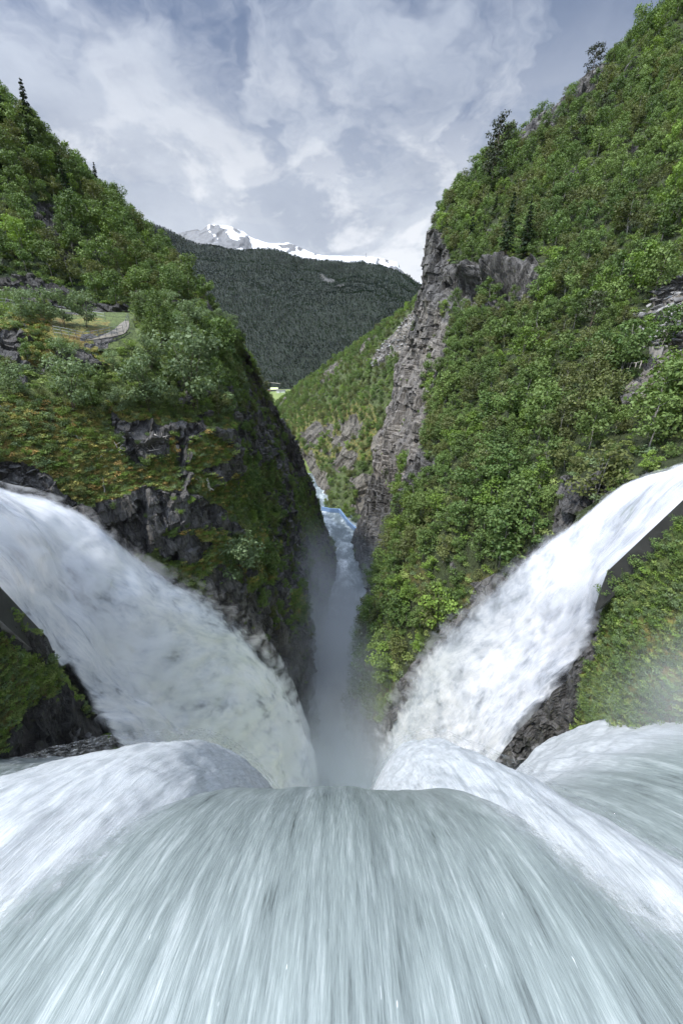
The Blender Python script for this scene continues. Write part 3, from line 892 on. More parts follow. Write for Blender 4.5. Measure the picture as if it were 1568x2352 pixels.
def cascade(label, ctrl, n, m, mats, bulge, lump=0.9, edge_in=(0.10, 0.10), walled=0.42, fray=0.12):
    """a torrent as a thick body of sheets: a lumpy core and torn veils of spray riding above it"""
    root = None
    # the wet rock bed under the water
    s = surf(ctrl, 120, 90)
    nm = normals(s)
    s = s[:, 22:]
    nm = nm[:, 22:]
    Bc = np.linspace(0, 1, 68)[None, :] + 0 * s[..., 0]
    s = s - nm * (0.9 + 0.5 * ridged(s, 5, 4) + 0.35 * blocks(s, (2.4, 2.4, 1.6)))[..., None]
    o = link(bpy.data.objects.new('stream_bed', grid_mesh('stream_bed', s, M['hill_dark'], dict(rock=1 + 0 * Bc, pale=0 * Bc, moss=0 * Bc))))
    tag(o, kind='structure')
    for li, (mt, off) in enumerate(mats):
        s = surf(ctrl, n, m)
        nm = normals(s)
        A, Bc = np.meshgrid(np.linspace(0, 1, n), np.linspace(0, 1, m), indexing='ij')   # A along flow, Bc across
        seg = np.linalg.norm(np.diff(s, axis=0), axis=-1)
        along = np.concatenate([np.zeros((1, m)), np.cumsum(seg, 0)], 0)
        segc = np.linalg.norm(np.diff(s, axis=1), axis=-1)
        across = np.concatenate([np.zeros((n, 1)), np.cumsum(segc, 1)], 1)
        uv = np.stack([across, along, 0 * across], -1)
        q = np.stack([across, along * 0.6, 0 * across + li * 3.1], -1)
        prof = np.clip(4 * Bc * (1 - Bc), 0, 1) ** 0.7
        d = prof * bulge + lump * prof * (1.1 * fbm(q, 5.5, 3) + 0.12 * fbm(q, 1.5, 3)) + off * (0.4 + 0.6 * prof)
        s = s + nm * d[..., None]
        ein = np.where(A < walled, 0.012, edge_in[1])
        e = np.minimum(sm(0, 1, Bc / (edge_in[0] + fray * sm(0.5, 0.95, A))), sm(0, 1, (1 - Bc) / ein))
        me = grid_mesh('waterfall' if li == 0 else 'spray_veil', s, mt, dict(edge=e), uv)
        o = link(bpy.data.objects.new('waterfall' if li == 0 else 'spray_veil', me), root)
        if li == 0:
            root = o
            tag(o, label, kind='structure')
    return root


def spray_body(label, ctrl, mat, thick, widen=0.16, n=70, m=40):
    """the cloud of drops riding on a torrent: a closed lens-shaped body filled with uneven spray"""
    s = surf(ctrl, n, m)
    nm = normals(s)
    B = np.linspace(0, 1, m)[None, :, None]
    w = s[:, -1:] - s[:, :1]
    s = s + w * (B - 0.5) * np.where(B < 0.5, 2 * widen, 0.0)
    prof = (np.clip(4 * B * (1 - B), 0, 1) ** 0.8)
    A = np.linspace(0, 1, n)[:, None, None]
    lump = 0.75 + 0.5 * fbm(s, 4.0, 3)[..., None]
    top = s + nm * (thick * prof * lump * (0.55 + 0.6 * A) + 0.6 * prof)
    low = s - nm * 0.3 * prof
    v = np.concatenate([top.reshape(-1, 3), low.reshape(-1, 3)])
    idx = np.arange(n * m).reshape(n, m)
    o_ = n * m
    f = []
    for i in range(n - 1):
        for k in range(m - 1):
            a, b, c, d = int(idx[i, k]), int(idx[i + 1, k]), int(idx[i + 1, k + 1]), int(idx[i, k + 1])
            f.append((a, b, c, d))
            f.append((d + o_, c + o_, b + o_, a + o_))
    rim = [int(x) for x in list(idx[0, :]) + list(idx[1:, -1]) + list(idx[-1, -2::-1]) + list(idx[-2:0:-1, 0])]
    for a, b in zip(rim, rim[1:] + rim[:1]):
        f.append((a, b, b + o_, a + o_))
    me = pydata_mesh('spray', v, f, mat)
    bm = bmesh.new()
    bm.from_mesh(me)
    bmesh.ops.recalc_face_normals(bm, faces=bm.faces)
    bm.to_mesh(me)
    bm.free()
    return tag(link(bpy.data.objects.new('spray', me)), label, kind='stuff')


def mat_spray(name, dens, scale, lo, hi, rot, step=0.15):
    m, t = new_mat(name)
    out = t.n('ShaderNodeOutputMaterial')
    g = t.n('ShaderNodeNewGeometry')
    mp = t.n('ShaderNodeMapping')
    t.link(g.outputs['Position'], mp.inputs[0])
    mp.inputs['Rotation'].default_value = rot
    mp.inputs['Scale'].default_value = (0.6, 1.0, 1.0)
    n = t.noise(mp.outputs[0], scale, 6.0, 0.66, 0.5)
    d = t.math('MULTIPLY', t.maprange(n, lo, hi, 0.0, 1.0, 'SMOOTHSTEP'), dens)
    v = t.n('ShaderNodeVolumePrincipled', ins={'Color': (0.96, 0.965, 0.975, 1), 'Density': d, 'Anisotropy': 0.15})
    t.link(v.outputs[0], out.inputs['Volume'])
    m.cycles.volume_step_rate = step
    return m


# left torrent; rows along the flow, columns from the far edge to the near edge
LF = [
    [(-330, 950, 27), (-330, 1000, 25), (-330, 1040, 22), (-330, 1075, 17)],
    [(-160, 1050, 31), (-160, 1110, 28), (-160, 1160, 22), (-160, 1215, 15.5)],
    [(0, 1112, 35), (0, 1200, 30), (0, 1280, 23), (-4, 1362, 16.9)],
    [(115, 1138, 37), (105, 1260, 32), (75, 1370, 26), (56, 1426, 18.6)],
    [(220, 1190, 38.5), (210, 1330, 34), (170, 1450, 28), (119, 1512, 20.3)],
    [(315, 1268, 40.5), (315, 1415, 37), (260, 1560, 30), (205, 1640, 21.2)],
    [(415, 1322, 43), (435, 1490, 41), (370, 1680, 32), (262, 1722, 21.0)],
    [(515, 1375, 46), (540, 1570, 45), (480, 1780, 36), (340, 1840, 23)],
    [(610, 1478, 50), (630, 1670, 49), (580, 1860, 40), (450, 1950, 26)],
    [(672, 1590, 57), (688, 1770, 54), (660, 1930, 45), (560, 2050, 31)],
    [(704, 1715, 64), (714, 1855, 60), (710, 1990, 51), (650, 2120, 37)],
]
cascade('broad white torrent on the left pouring past a concrete wall', LF, 240, 170,
        [(mat_fall('fall_left_core', 1.0, (0.66, 0.69, 0.74), (0.99, 0.99, 0.99), 0.024, 0.9, 3.0), 0.0)],
        bulge=1.4, lump=1.4, edge_in=(0.11, 0.06), fray=0.10)
spray_body('white spray cloud riding on the left torrent', LF[1:], mat_spray('spray_left', 0.75, 0.42, 0.44, 0.64, (0, R(30), R(-20)), 0.08), 2.8, 0.05)
RF = [
    [(1900, 925, 25), (1900, 950, 23), (1900, 980, 20), (1900, 1005, 16.5)],
    [(1700, 1015, 31), (1700, 1045, 27), (1700, 1075, 22), (1700, 1090, 18.2)],
    [(1568, 1072, 34), (1568, 1105, 30), (1568, 1140, 25), (1568, 1170, 20.0)],
    [(1436, 1108, 36), (1460, 1170, 33), (1475, 1225, 27), (1480, 1252, 21)],
    [(1328, 1186, 39), (1365, 1250, 36), (1390, 1310, 29), (1392, 1345, 22)],
    [(1222, 1252, 41), (1290, 1330, 38), (1345, 1390, 30), (1385, 1425, 23)],
    [(1095, 1364, 44), (1185, 1450, 42), (1270, 1490, 34), (1356, 1515, 24.3)],
    [(995, 1448, 48), (1090, 1540, 45), (1180, 1580, 38), (1300, 1592, 26.3)],
    [(930, 1536, 52), (1020, 1640, 48), (1110, 1690, 40), (1215, 1685, 28.6)],
    [(880, 1640, 56), (960, 1740, 52), (1040, 1770, 43), (1150, 1775, 32.5)],
    [(842, 1750, 62), (900, 1840, 57), (980, 1870, 48), (1070, 1870, 38)],
    [(825, 1880, 70), (860, 1930, 62), (930, 1960, 53), (1020, 1970, 43)],
]
cascade('sunlit white torrent on the right below the sloping concrete wall', RF, 240, 150,
        [(mat_fall('fall_right_core', 1.0, (0.50, 0.53, 0.58), (0.88, 0.88, 0.90), 0.012, 0.9, 5.0), 0.0)],
        bulge=1.0, lump=0.8, edge_in=(0.10, 0.12))
spray_body('white spray cloud riding on the right torrent', RF[1:], mat_spray('spray_right', 0.6, 0.45, 0.46, 0.64, (0, R(-30), R(20)), 0.08), 2.0, 0.05)

# the river on the gorge floor
river_m, t = new_mat('river')
_o = t.n('ShaderNodeOutputMaterial')
_g = t.n('ShaderNodeNewGeometry')
_mp = t.n('ShaderNodeMapping')
t.link(_g.outputs['Position'], _mp.inputs[0])
_mp.inputs['Scale'].default_value = (1.0, 0.45, 1.0)
_mp.inputs['Rotation'].default_value = (0, 0, R(24))
_n1 = t.noise(_mp.outputs[0], 0.11, 9.0, 0.66, 0.9)
_n2 = t.noise(_mp.outputs[0], 0.55, 7.0, 0.7, 0.5)
_w = t.math('ADD', t.math('MULTIPLY', _n1, 0.6), t.math('MULTIPLY', _n2, 0.4))
_c = t.ramp(_w, [(0.36, (0.06, 0.08, 0.085)), (0.49, (0.15, 0.18, 0.19)), (0.56, (0.36, 0.40, 0.41)), (0.64, (0.70, 0.73, 0.74))])
_b = t.n('ShaderNodeBsdfPrincipled', ins={'Base Color': _c, 'Roughness': 0.35})
_bp = t.n('ShaderNodeBump', ins={'Strength': 0.6, 'Distance': 0.8, 'Height': _w})
t.link(_bp.outputs[0], _b.inputs['Normal'])
t.link(_b.outputs[0], _o.inputs[0])
rc_ = np.array([(-2, 40), (-2, 80), (0, 130), (1.5, 180), (2, 225), (-1, 262), (-8, 300), (-16, 350)], float)
rw = np.array([14, 14, 13, 11, 12, 16, 12, 12], float)
cs = cr_axis(np.concatenate([rc_, rw[:, None]], 1), 160)
ac = np.linspace(-1, 1, 24)
RX = cs[:, None, 0] + cs[:, None, 2] * ac[None, :] * 1.4
RY = cs[:, None, 1] + 0 * RX
RZ = -110 + 0.5 * fbm(np.stack([RX, RY, 0 * RX], -1), 5, 4)
tag(link(bpy.data.objects.new('river', grid_mesh('river', np.stack([RX, RY, RZ], -1), river_m))), 'grey-blue river running through the bottom of the gorge', kind='structure')

# ------------------------------------------------------------------ plants
def leaf_mesh(name, mat, pts, outs, size, seed, flat=0.35):
    rng = np.random.default_rng(seed)
    n = len(pts)
    nrm = outs * 0.7 + rng.normal(0, 0.55, (n, 3)) + np.array([0, 0, flat])
    nrm /= np.linalg.norm(nrm, axis=1, keepdims=True)
    a = np.cross(nrm, rng.normal(0, 1, (n, 3)))
    a /= np.linalg.norm(a, axis=1, keepdims=True) + 1e-9
    b = np.cross(nrm, a)
    sz = size * rng.uniform(0.6, 1.4, (n, 1))
    w = rng.uniform(0.45, 0.8, (n, 1))
    v = np.stack([pts + a * sz, pts + b * sz * w + nrm * sz * 0.15, pts - a * sz * 0.9, pts - b * sz * w + nrm * sz * 0.1], 1).reshape(-1, 3)
    me = bpy.data.meshes.new(name)
    me.vertices.add(4 * n)
    me.vertices.foreach_set('co', v.reshape(-1).astype(np.float32))
    me.loops.add(4 * n)
    me.loops.foreach_set('vertex_index', np.arange(4 * n, dtype=np.int32))
    me.polygons.add(n)
    me.polygons.foreach_set('loop_start', np.arange(0, 4 * n, 4, dtype=np.int32))
    me.update(calc_edges=True)
    at = me.attributes.new('leaf', 'FLOAT', 'POINT')
    at.data.foreach_set('value', np.repeat(rng.random(n), 4).astype(np.float32))
    me.materials.append(mat)
    return me


def lobes_points(lobes, n, seed, shell=0.55):
    """leaf positions spread through a set of ellipsoid clumps (centre, radii)"""
    rng = np.random.default_rng(seed)
    vol = np.array([r[0] * r[1] * r[2] for _, r in lobes]) ** 0.75
    which = rng.choice(len(lobes), n, p=vol / vol.sum())
    d = rng.normal(0, 1, (n, 3))
    d /= np.linalg.norm(d, axis=1, keepdims=True)
    rad = shell + (1 - shell) * rng.random((n, 1)) ** 0.6
    rad *= 1 + 0.18 * rng.normal(0, 1, (n, 1)).clip(-1.5, 2)
    c = np.array([l[0] for l in lobes])[which]
    r = np.array([l[1] for l in lobes])[which]
    return c + d * r * rad, d


def make_birch(seed, H=8.0, mat='birch_leaf', stems=1, wide=0.34, nleaf=900, leaf=0.22, base=0.16, bark='bark_birch', spread=0.0):
    rng = random.Random(seed)
    tr = MB()
    lobes = []
    for sidx in range(stems):
        an = rng.uniform(0, 6.28)
        lean = Vector((math.cos(an), math.sin(an), 0)) * ((0.10 + spread) * H * (1 if stems > 1 else 0.5))
        hh = H * rng.uniform(0.8, 1.0)
        pts = [Vector((0, 0, -0.5)) + lean * 0.02]
        for k in range(1, 6):
            f = k / 5
            pts.append(lean * f + Vector((rng.uniform(-1, 1), rng.uniform(-1, 1), 0)) * 0.02 * H + Vector((0, 0, hh * f * 0.93)))
        r0 = 0.0125 * H / math.sqrt(stems)
        tr.tube(pts, [r0 * (1.05 - 0.16 * k) for k in range(6)], 6)
        nb = max(4, int(12 / stems))
        for k in range(nb):
            f = base + (1 - base) * (k + rng.random()) / nb
            p = pts[0].lerp(pts[-1], f)
            i = min(int(f * 5), 4)
            p = pts[i].lerp(pts[i + 1], f * 5 - i)
            a2 = k * 2.4 + rng.uniform(-0.5, 0.5)
            prof = math.sin(math.pi * min(1, max(0.0, (1.04 - f) / (1.04 - base)) ** 0.75)) * 0.55 + 0.45 * (1 - f) / (1 - base)
            ln = H * wide * prof * rng.uniform(0.6, 1.2) + 0.1
            tip = p + Vector((math.cos(a2) * ln, math.sin(a2) * ln, ln * rng.uniform(0.15, 0.6)))
            tr.tube([p, p.lerp(tip, 0.5) + Vector((0, 0, 0.05 * ln)), tip], [r0 * 0.35, r0 * 0.22, r0 * 0.08], 4)
            rr = H * rng.uniform(0.085, 0.15) * (0.65 + 0.6 * prof)
            lobes.append((tuple(tip), (rr * rng.uniform(0.9, 1.3), rr * rng.uniform(0.9, 1.3), rr * rng.uniform(0.7, 1.1))))
            mid = p.lerp(tip, 0.5)
            lobes.append((tuple(mid), (rr * 0.8, rr * 0.8, rr * 0.75)))
        lobes.append((tuple(pts[-1]), (H * 0.06, H * 0.06, H * 0.09)))
    pts_, outs = lobes_points(lobes, nleaf, seed)
    return tr.mesh('trunk', M[bark], True), leaf_mesh('crown', M[mat], pts_, outs, leaf, seed)


def make_spruce(seed, H=10.0, mat='needle', nleaf=1100, wide=0.17):
    rng = random.Random(seed)
    tr = MB()
    tr.tube([(0, 0, -0.5), (0.05, 0, H * 0.5), (0, 0, H * 0.98)], [H * 0.016, H * 0.010, 0.02], 6)
    rg = np.random.default_rng(seed)
    pts, outs = [], []
    tiers = 17
    for k in range(tiers):
        f = 0.10 + 0.9 * (k + 0.3 * rng.random()) / tiers
        rad = H * wide * (1 - f) ** 0.85 * rng.uniform(0.65, 1.15) + 0.12
        nb = 6 if f < 0.75 else 4
        for b in range(nb):
            if rng.random() < 0.13:
                continue
            an = 6.283 * b / nb + k * 1.1 + rng.uniform(-0.3, 0.3)
            ln = rad * rng.uniform(0.7, 1.2)
            m = max(4, int(nleaf / (tiers * 6) * (0.4 + 1.4 * (1 - f))))
            s = rg.random(m) ** 0.7
            side = (rg.random(m) - 0.5) * ln * 0.5 * (1.05 - s * 0.6)
            x = math.cos(an) * ln * s - math.sin(an) * side
            y = math.sin(an) * ln * s + math.cos(an) * side
            z = H * f - ln * 0.45 * s ** 1.5 + ln * 0.12 * s ** 4 + rg.normal(0, 0.06, m)
            pts.append(np.stack([x, y, z], 1))
            outs.append(np.stack([x * 0.3, y * 0.3, 0 * x + 0.6], 1))
    pts, outs = np.concatenate(pts), np.concatenate(outs)
    return tr.mesh('trunk', M['bark_dark'], True), leaf_mesh('crown', M[mat], pts, outs, 0.26, seed, 0.4)


def make_pine(seed, H=9.0):
    rng = random.Random(seed)
    tr = MB()
    pts = [Vector((0, 0, -0.6)), Vector((0.1, 0, H * 0.3)), Vector((0.35, 0.1, H * 0.6)), Vector((0.15, 0.1, H * 0.9))]
    tr.tube(pts, [H * 0.022, H * 0.017, H * 0.012, H * 0.005], 7)
    lobes = []
    for k in range(13):
        f = 0.34 + 0.62 * k / 12
        i = min(int(f * 3), 2)
        p = pts[i].lerp(pts[i + 1], f * 3 - i)
        an = k * 2.3 + rng.uniform(-0.5, 0.5)
        ln = H * (0.30 if f < 0.8 else 0.16) * rng.uniform(0.6, 1.1)
        tip = p + Vector((math.cos(an) * ln, math.sin(an) * ln, ln * rng.uniform(-0.05, 0.4)))
        tr.tube([p, p.lerp(tip, 0.6), tip], [H * 0.007, H * 0.005, H * 0.002], 4)
        for q in (0.6, 1.0):
            c = p.lerp(tip, q)
            r = H * rng.uniform(0.06, 0.10)
            lobes.append((tuple(c), (r * 1.3, r * 1.3, r * 0.65)))
    lobes.append((tuple(pts[-1]), (H * 0.1, H * 0.1, H * 0.07)))
    p_, o_ = lobes_points(lobes, 1000, seed)
    return tr.mesh('trunk', M['bark_dark'], True), leaf_mesh('crown', M['pine_needle'], p_, o_, 0.22, seed)


def make_bush(seed, H=2.0, mat='birch_leaf', nleaf=650, leaf=0.088, wide=0.55):
    rng = random.Random(seed)
    tr = MB()
    lobes = []
    for k in range(7):
        an = k * 2.4 + rng.uniform(-0.4, 0.4)
        ln = H * wide * rng.uniform(0.3, 1.0)
        tip = Vector((math.cos(an) * ln, math.sin(an) * ln, H * rng.uniform(0.45, 0.95)))
        tr.tube([(0, 0, -0.25), (tip.x * 0.45, tip.y * 0.45, tip.z * 0.6), tuple(tip)], [H * 0.012, H * 0.009, H * 0.003], 4)
        r = H * rng.uniform(0.17, 0.27)
        lobes.append((tuple(tip * 0.92), (r * 1.15, r * 1.15, r * 0.9)))
        lobes.append((tuple(tip * 0.55), (r, r, r * 0.8)))
    p_, o_ = lobes_points(lobes, nleaf, seed)
    p_[:, 2] = np.maximum(p_[:, 2], 0.0)
    return tr.mesh('stem', M['bark_dark'], True), leaf_mesh('foliage', M[mat], p_, o_, leaf, seed)


def make_tuft(seed, H=0.6, mat='ferns', n=120):
    rg = np.random.default_rng(seed)
    an = rg.uniform(0, 6.28, n)
    r = np.sqrt(rg.random(n)) * H * 1.1
    pts = np.stack([np.cos(an) * r, np.sin(an) * r, H * (0.15 + 0.75 * rg.random(n)) * (1.1 - 0.5 * r / (H * 1.1))], 1)
    outs = np.stack([np.cos(an) * 0.5, np.sin(an) * 0.5, 0 * an + 0.5], 1)
    return leaf_mesh('tuft', M[mat], pts, outs, H * 0.17, seed, 0.6)


def make_rock(seed, mat='stone', flat=0.6):
    bm = bmesh.new()
    bmesh.ops.create_icosphere(bm, subdivisions=3, radius=1.0)
    rng = np.random.default_rng(seed)
    co = np.array([v.co for v in bm.verts])
    for k in range(9):                                  # split faces: cut flat facets
        d = rng.normal(0, 1, 3)
        d /= np.linalg.norm(d)
        lim = rng.uniform(0.45, 0.8)
        ex = np.maximum(co @ d - lim, 0)
        co = co - ex[:, None] * d
    co = co * np.array([1.0, rng.uniform(0.55, 0.85), flat * rng.uniform(0.6, 1.0)])
    co = co + 0.05 * fbm(co + seed, 0.5, 3)[:, None] * co
    for v, c in zip(bm.verts, co):
        v.co = c
    me = bpy.data.meshes.new('rock')
    bm.to_mesh(me)
    bm.free()
    me.materials.append(M[mat])
    return me


def join_meshes(name, parts):
    bm = bmesh.new()
    mats = []
    me = bpy.data.meshes.new(name)
    for p in parts:
        k0 = len(bm.faces)
        bm.from_mesh(p)
        bm.faces.ensure_lookup_table()
        for f in bm.faces[k0:]:
            f.material_index = len(mats)
        mats.append(p.materials[0])
    bm.to_mesh(me)
    bm.free()
    for m_ in mats:
        me.materials.append(m_)
    return me


BIRCH = [make_birch(s, H=8.0, mat='birch_leaf', stems=st, wide=w, nleaf=1300) for s, st, w in ((1, 1, .31), (2, 2, .30), (3, 1, .36), (4, 3, .32), (5, 2, .36))]
FRESH = [make_birch(s, H=8.0, mat='fresh_leaf', stems=st, wide=.37, nleaf=1300) for s, st in ((11, 2), (12, 3))]
OLIVE = [make_birch(s, H=8.0, mat='olive_leaf', stems=st, wide=.36, nleaf=1200) for s, st in ((21, 2), (22, 1))]
WILLOW = [make_birch(s, H=8.0, mat='willow_leaf', stems=4, wide=.36, nleaf=1900, leaf=0.19, base=0.16, bark='bark_dark', spread=.08) for s in (31, 32)]
SPRUCE = [make_spruce(s) for s in (41, 42)]
PINE = [make_pine(s) for s in (51, 52)]
BUSH = [make_bush(s, mat=m_) for s, m_ in ((61, 'birch_leaf'), (62, 'fresh_leaf'), (63, 'willow_leaf'), (64, 'olive_leaf'), (65, 'birch_leaf'))]
TUFT = [make_tuft(s, mat=m_) for s, m_ in ((71, 'ferns'), (72, 'willow_leaf'), (73, 'ferns'), (74, 'fresh_leaf'), (75, 'moss_leaf'), (76, 'rust_leaf'))]
FAR = [make_birch(s, H=8.0, mat='far_leaf', stems=1, wide=.30, nleaf=70, leaf=0.75) for s in (81, 82)] + [make_spruce(83, H=9, nleaf=140)]
ROCK = [make_rock(s, m_) for s, m_ in ((91, 'stone'), (92, 'stone_pale'), (93, 'stone'), (94, 'stone_pale'))]


def library(name, meshes):
    c = bpy.data.collections.new(name)          # not linked to the scene: only its meshes are instanced
    for i, me in enumerate(meshes):
        c.objects.link(bpy.data.objects.new('%s_%02d' % (name, i), me))
    return c


def j(pairs):
    return [join_meshes('tree', p) for p in pairs]


LIB_TREES = library('tree_kind', j(BIRCH + FRESH + OLIVE + WILLOW + SPRUCE + PINE))
KIND_RANGE = dict(birch=(0, 5), fresh=(5, 7), olive=(7, 9), willow=(9, 11), spruce=(11, 13), pine=(13, 15))
KIND_PARTS = BIRCH + FRESH + OLIVE + WILLOW + SPRUCE + PINE
LIB_BUSH = library('bush_kind', j(BUSH))
LIB_TUFT = library('tuft_kind', TUFT)
LIB_FAR = library('far_tree_kind', j(FAR))
LIB_ROCK = library('rock_kind', ROCK)


def stuff(name, pts, rot, sc, vi, lib, label):
    """what nobody could count, as one object whose points carry copies of a few kinds"""
    me = bpy.data.meshes.new(name)
    n = len(pts)
    me.vertices.add(n)
    me.vertices.foreach_set('co', np.asarray(pts, np.float32).reshape(-1))
    a = me.attributes.new('rot', 'FLOAT_VECTOR', 'POINT')
    a.data.foreach_set('vector', np.asarray(rot, np.float32).reshape(-1))
    a = me.attributes.new('sc', 'FLOAT', 'POINT')
    a.data.foreach_set('value', np.asarray(sc, np.float32))
    a = me.attributes.new('vi', 'INT', 'POINT')
    a.data.foreach_set('value', np.asarray(vi, np.int32))
    o = link(bpy.data.objects.new(name, me))
    tag(o, label, kind='stuff')
    ng = bpy.data.node_groups.new(name, 'GeometryNodeTree')
    ng.interface.new_socket('Geometry', in_out='INPUT', socket_type='NodeSocketGeometry')
    ng.interface.new_socket('Geometry', in_out='OUTPUT', socket_type='NodeSocketGeometry')
    N, L = ng.nodes, ng.links
    gi, go = N.new('NodeGroupInput'), N.new('NodeGroupOutput')
    ip = N.new('GeometryNodeInstanceOnPoints')
    ci = N.new('GeometryNodeCollectionInfo')
    ci.inputs['Collection'].default_value = lib
    ci.inputs['Separate Children'].default_value = True
    ci.inputs['Reset Children'].default_value = True

    def named(k, typ):
        q = N.new('GeometryNodeInputNamedAttribute')
        q.data_type = typ
        q.inputs['Name'].default_value = k
        return q.outputs['Attribute']
    L.new(gi.outputs[0], ip.inputs['Points'])
    L.new(ci.outputs[0], ip.inputs['Instance'])
    ip.inputs['Pick Instance'].default_value = True
    L.new(named('vi', 'INT'), ip.inputs['Instance Index'])
    e2r = N.new('FunctionNodeEulerToRotation')
    L.new(named('rot', 'FLOAT_VECTOR'), e2r.inputs[0])
    L.new(e2r.outputs[0], ip.inputs['Rotation'])
    L.new(named('sc', 'FLOAT'), ip.inputs['Scale'])
    L.new(ip.outputs[0], go.inputs[0])
    md = o.modifiers.new('scatter', 'NODES')
    md.node_group = ng
    return o


def bvh_of(names):
    vs, fs, off = [], [], 0
    for nme in names:
        v = PATCH[nme]['v']
        n, m = v.shape[:2]
        idx = np.arange(n * m).reshape(n, m) + off
        fs.append(np.stack([idx[:-1, :-1], idx[1:, :-1], idx[1:, 1:], idx[:-1, 1:]], -1).reshape(-1, 4))
        vs.append(v.reshape(-1, 3))
        off += n * m
    return BVHTree.FromPolygons(np.concatenate(vs).tolist(), np.concatenate(fs).tolist())


TERR = bvh_of(list(PATCH))


def hit(u, v):
    d = Vector(P(u, v, 1.0)).normalized()
    loc, nrm, idx, dist = TERR.ray_cast(Vector((0, 0, 0)), d, 20000)
    return loc


def visible(p):
    d = Vector(p)
    L_ = d.length
    h = TERR.ray_cast(Vector((0, 0, 0)), d.normalized(), L_ - 0.5)
    return h[0] is None


TORRENTS = [[(-400, 960), (0, 1125), (115, 1150), (220, 1202), (315, 1282), (415, 1338), (515, 1392), (610, 1495), (672, 1610), (704, 1740), (650, 2100), (262, 1722), (119, 1512), (-4, 1362), (-400, 1060)],
            [(1900, 915), (1568, 1070), (1436, 1114), (1328, 1192), (1222, 1258), (1095, 1372), (995, 1456), (930, 1544), (880, 1650), (842, 1760), (1000, 1950), (1150, 1775), (1215, 1685), (1300, 1590), (1385, 1425), (1392, 1345), (1568, 1168), (1900, 1000)]]


def scatter(patch, n_try, spacing, size, thr=0.5, weight=None, seed=0, frame=(-160, 1730, -60, 2500), moss=None):
    """points on a slope, at least SPACING apart, thinned on bare rock and kept near what the photo shows"""
    rg = np.random.default_rng(seed)
    D = PATCH[patch]
    v = D['v']
    a = v[:-1, :-1]
    area = np.linalg.norm(np.cross(v[1:, :-1] - a, v[:-1, 1:] - a), axis=-1)
    u_, v_ = D['u'][:-1, :-1], D['vv'][:-1, :-1]
    w = area * (D['rock'][:-1, :-1] < thr) * (D['calm'][:-1, :-1] > 0.5)
    w = w * ((u_ > frame[0]) & (u_ < frame[1]) & (v_ > frame[2]) & (v_ < frame[3]))
    if weight is not None:
        w = w * weight(u_, v_, {k: x[:-1, :-1] for k, x in D.items()})
    for poly in TORRENTS:
        w = w * ~inpoly(u_, v_, poly)
    w = w.reshape(-1)
    if w.sum() <= 0:
        return np.zeros((0, 3)), np.zeros(0), np.zeros((0, 2))
    idx = rg.choice(w.size, n_try, p=w / w.sum())
    i, jx = np.unravel_index(idx, area.shape)
    f, g = rg.random((n_try, 1)), rg.random((n_try, 1))
    p = v[i, jx] * (1 - f) * (1 - g) + v[i + 1, jx] * f * (1 - g) + v[i, jx + 1] * (1 - f) * g + v[i + 1, jx + 1] * f * g
    sz = rg.uniform(size[0], size[1], n_try) * rg.uniform(0.8, 1.1, n_try)
    grid, keep = {}, []
    for k in range(n_try):
        r = spacing * (0.6 + 0.4 * sz[k] / size[1])
        c = tuple((p[k] // spacing).astype(int))
        ok = True
        for dx in (-1, 0, 1):
            for dy in (-1, 0, 1):
                for dz in (-1, 0, 1):
                    for q in grid.get((c[0] + dx, c[1] + dy, c[2] + dz), ()):
                        if (q[0] - p[k, 0]) ** 2 + (q[1] - p[k, 1]) ** 2 + (q[2] - p[k, 2]) ** 2 < r * r:
                            ok = False
                            break
                    if not ok:
                        break
                if not ok:
                    break
            if not ok:
                break
        if ok:
            grid.setdefault(c, []).append(p[k])
            keep.append(k)
    keep = np.array(keep, int)
    return p[keep], sz[keep], np.stack([D['u'][i, jx][keep], D['vv'][i, jx][keep]], 1)

# ------------------------------------------------------------------ the woods
TREES = []          # p, scale, prototype, where, u, v, own label


def kinds(n, mix, rg):
    names = list(mix)
    pr = np.array([mix[k] for k in names], float)
    ch = rg.choice(len(names), n, p=pr / pr.sum())
    return [names[c] for c in ch]


def wood(patch, tries, spacing, size, mix, where, seed, weight=None, thr=0.5):
    rg = np.random.default_rng(seed + 1000)
    p, s, uv = scatter(patch, tries, spacing, size, thr, weight, seed)
    for q, sz, kd, (u, v) in zip(p, s, kinds(len(p), mix, rg), uv):
        if kd in ('spruce', 'pine'):
            sz = sz * 1.25
        lo, hi = KIND_RANGE[kd]
        TREES.append(dict(p=q, s=sz / (10.0 if kd == 'spruce' else 9.0 if kd == 'pine' else 8.0), k=int(rg.integers(lo, hi)), kind=kd, where=where, u=u, v=v, label=None))


def below_skyline(u, v, D):
    return np.ones(u.shape)


wood('right_hillside', 9000, 3.5, (3.0, 9.0), dict(birch=62, fresh=12, olive=23, spruce=0.6, pine=0.8), 'right', 1,
     lambda u, v, D: (1 - 0.6 * D['moss']) * np.where(v < 560, 0.8, 1.0) * (1 - 0.93 * inpoly(u, v, [(1175, 345), (1205, 200), (1330, 135), (1400, 165), (1350, 225), (1270, 265), (1235, 320)])))
wood('left_upper_hillside', 3500, 3.6, (4.5, 8.5), dict(birch=74, fresh=8, olive=16, spruce=1.2), 'upper', 2)
wood('left_hillside', 500, 3.6, (2.6, 5.0), dict(birch=45, willow=40, olive=15), 'bluff', 3,
     lambda u, v, D: ((v < 960) & (v > 790) & (u < 560) & (D['rock'] < 0.3) & ~((u > 170) & (u < 320) & (v < 840))) * 1.0)
wood('left_hillside', 200, 3.6, (2.6, 5.0), dict(birch=60, willow=40), 'bluff', 33, lambda u, v, D: ((v < 800) & (u > 325) & (u < 540)) * 1.0)
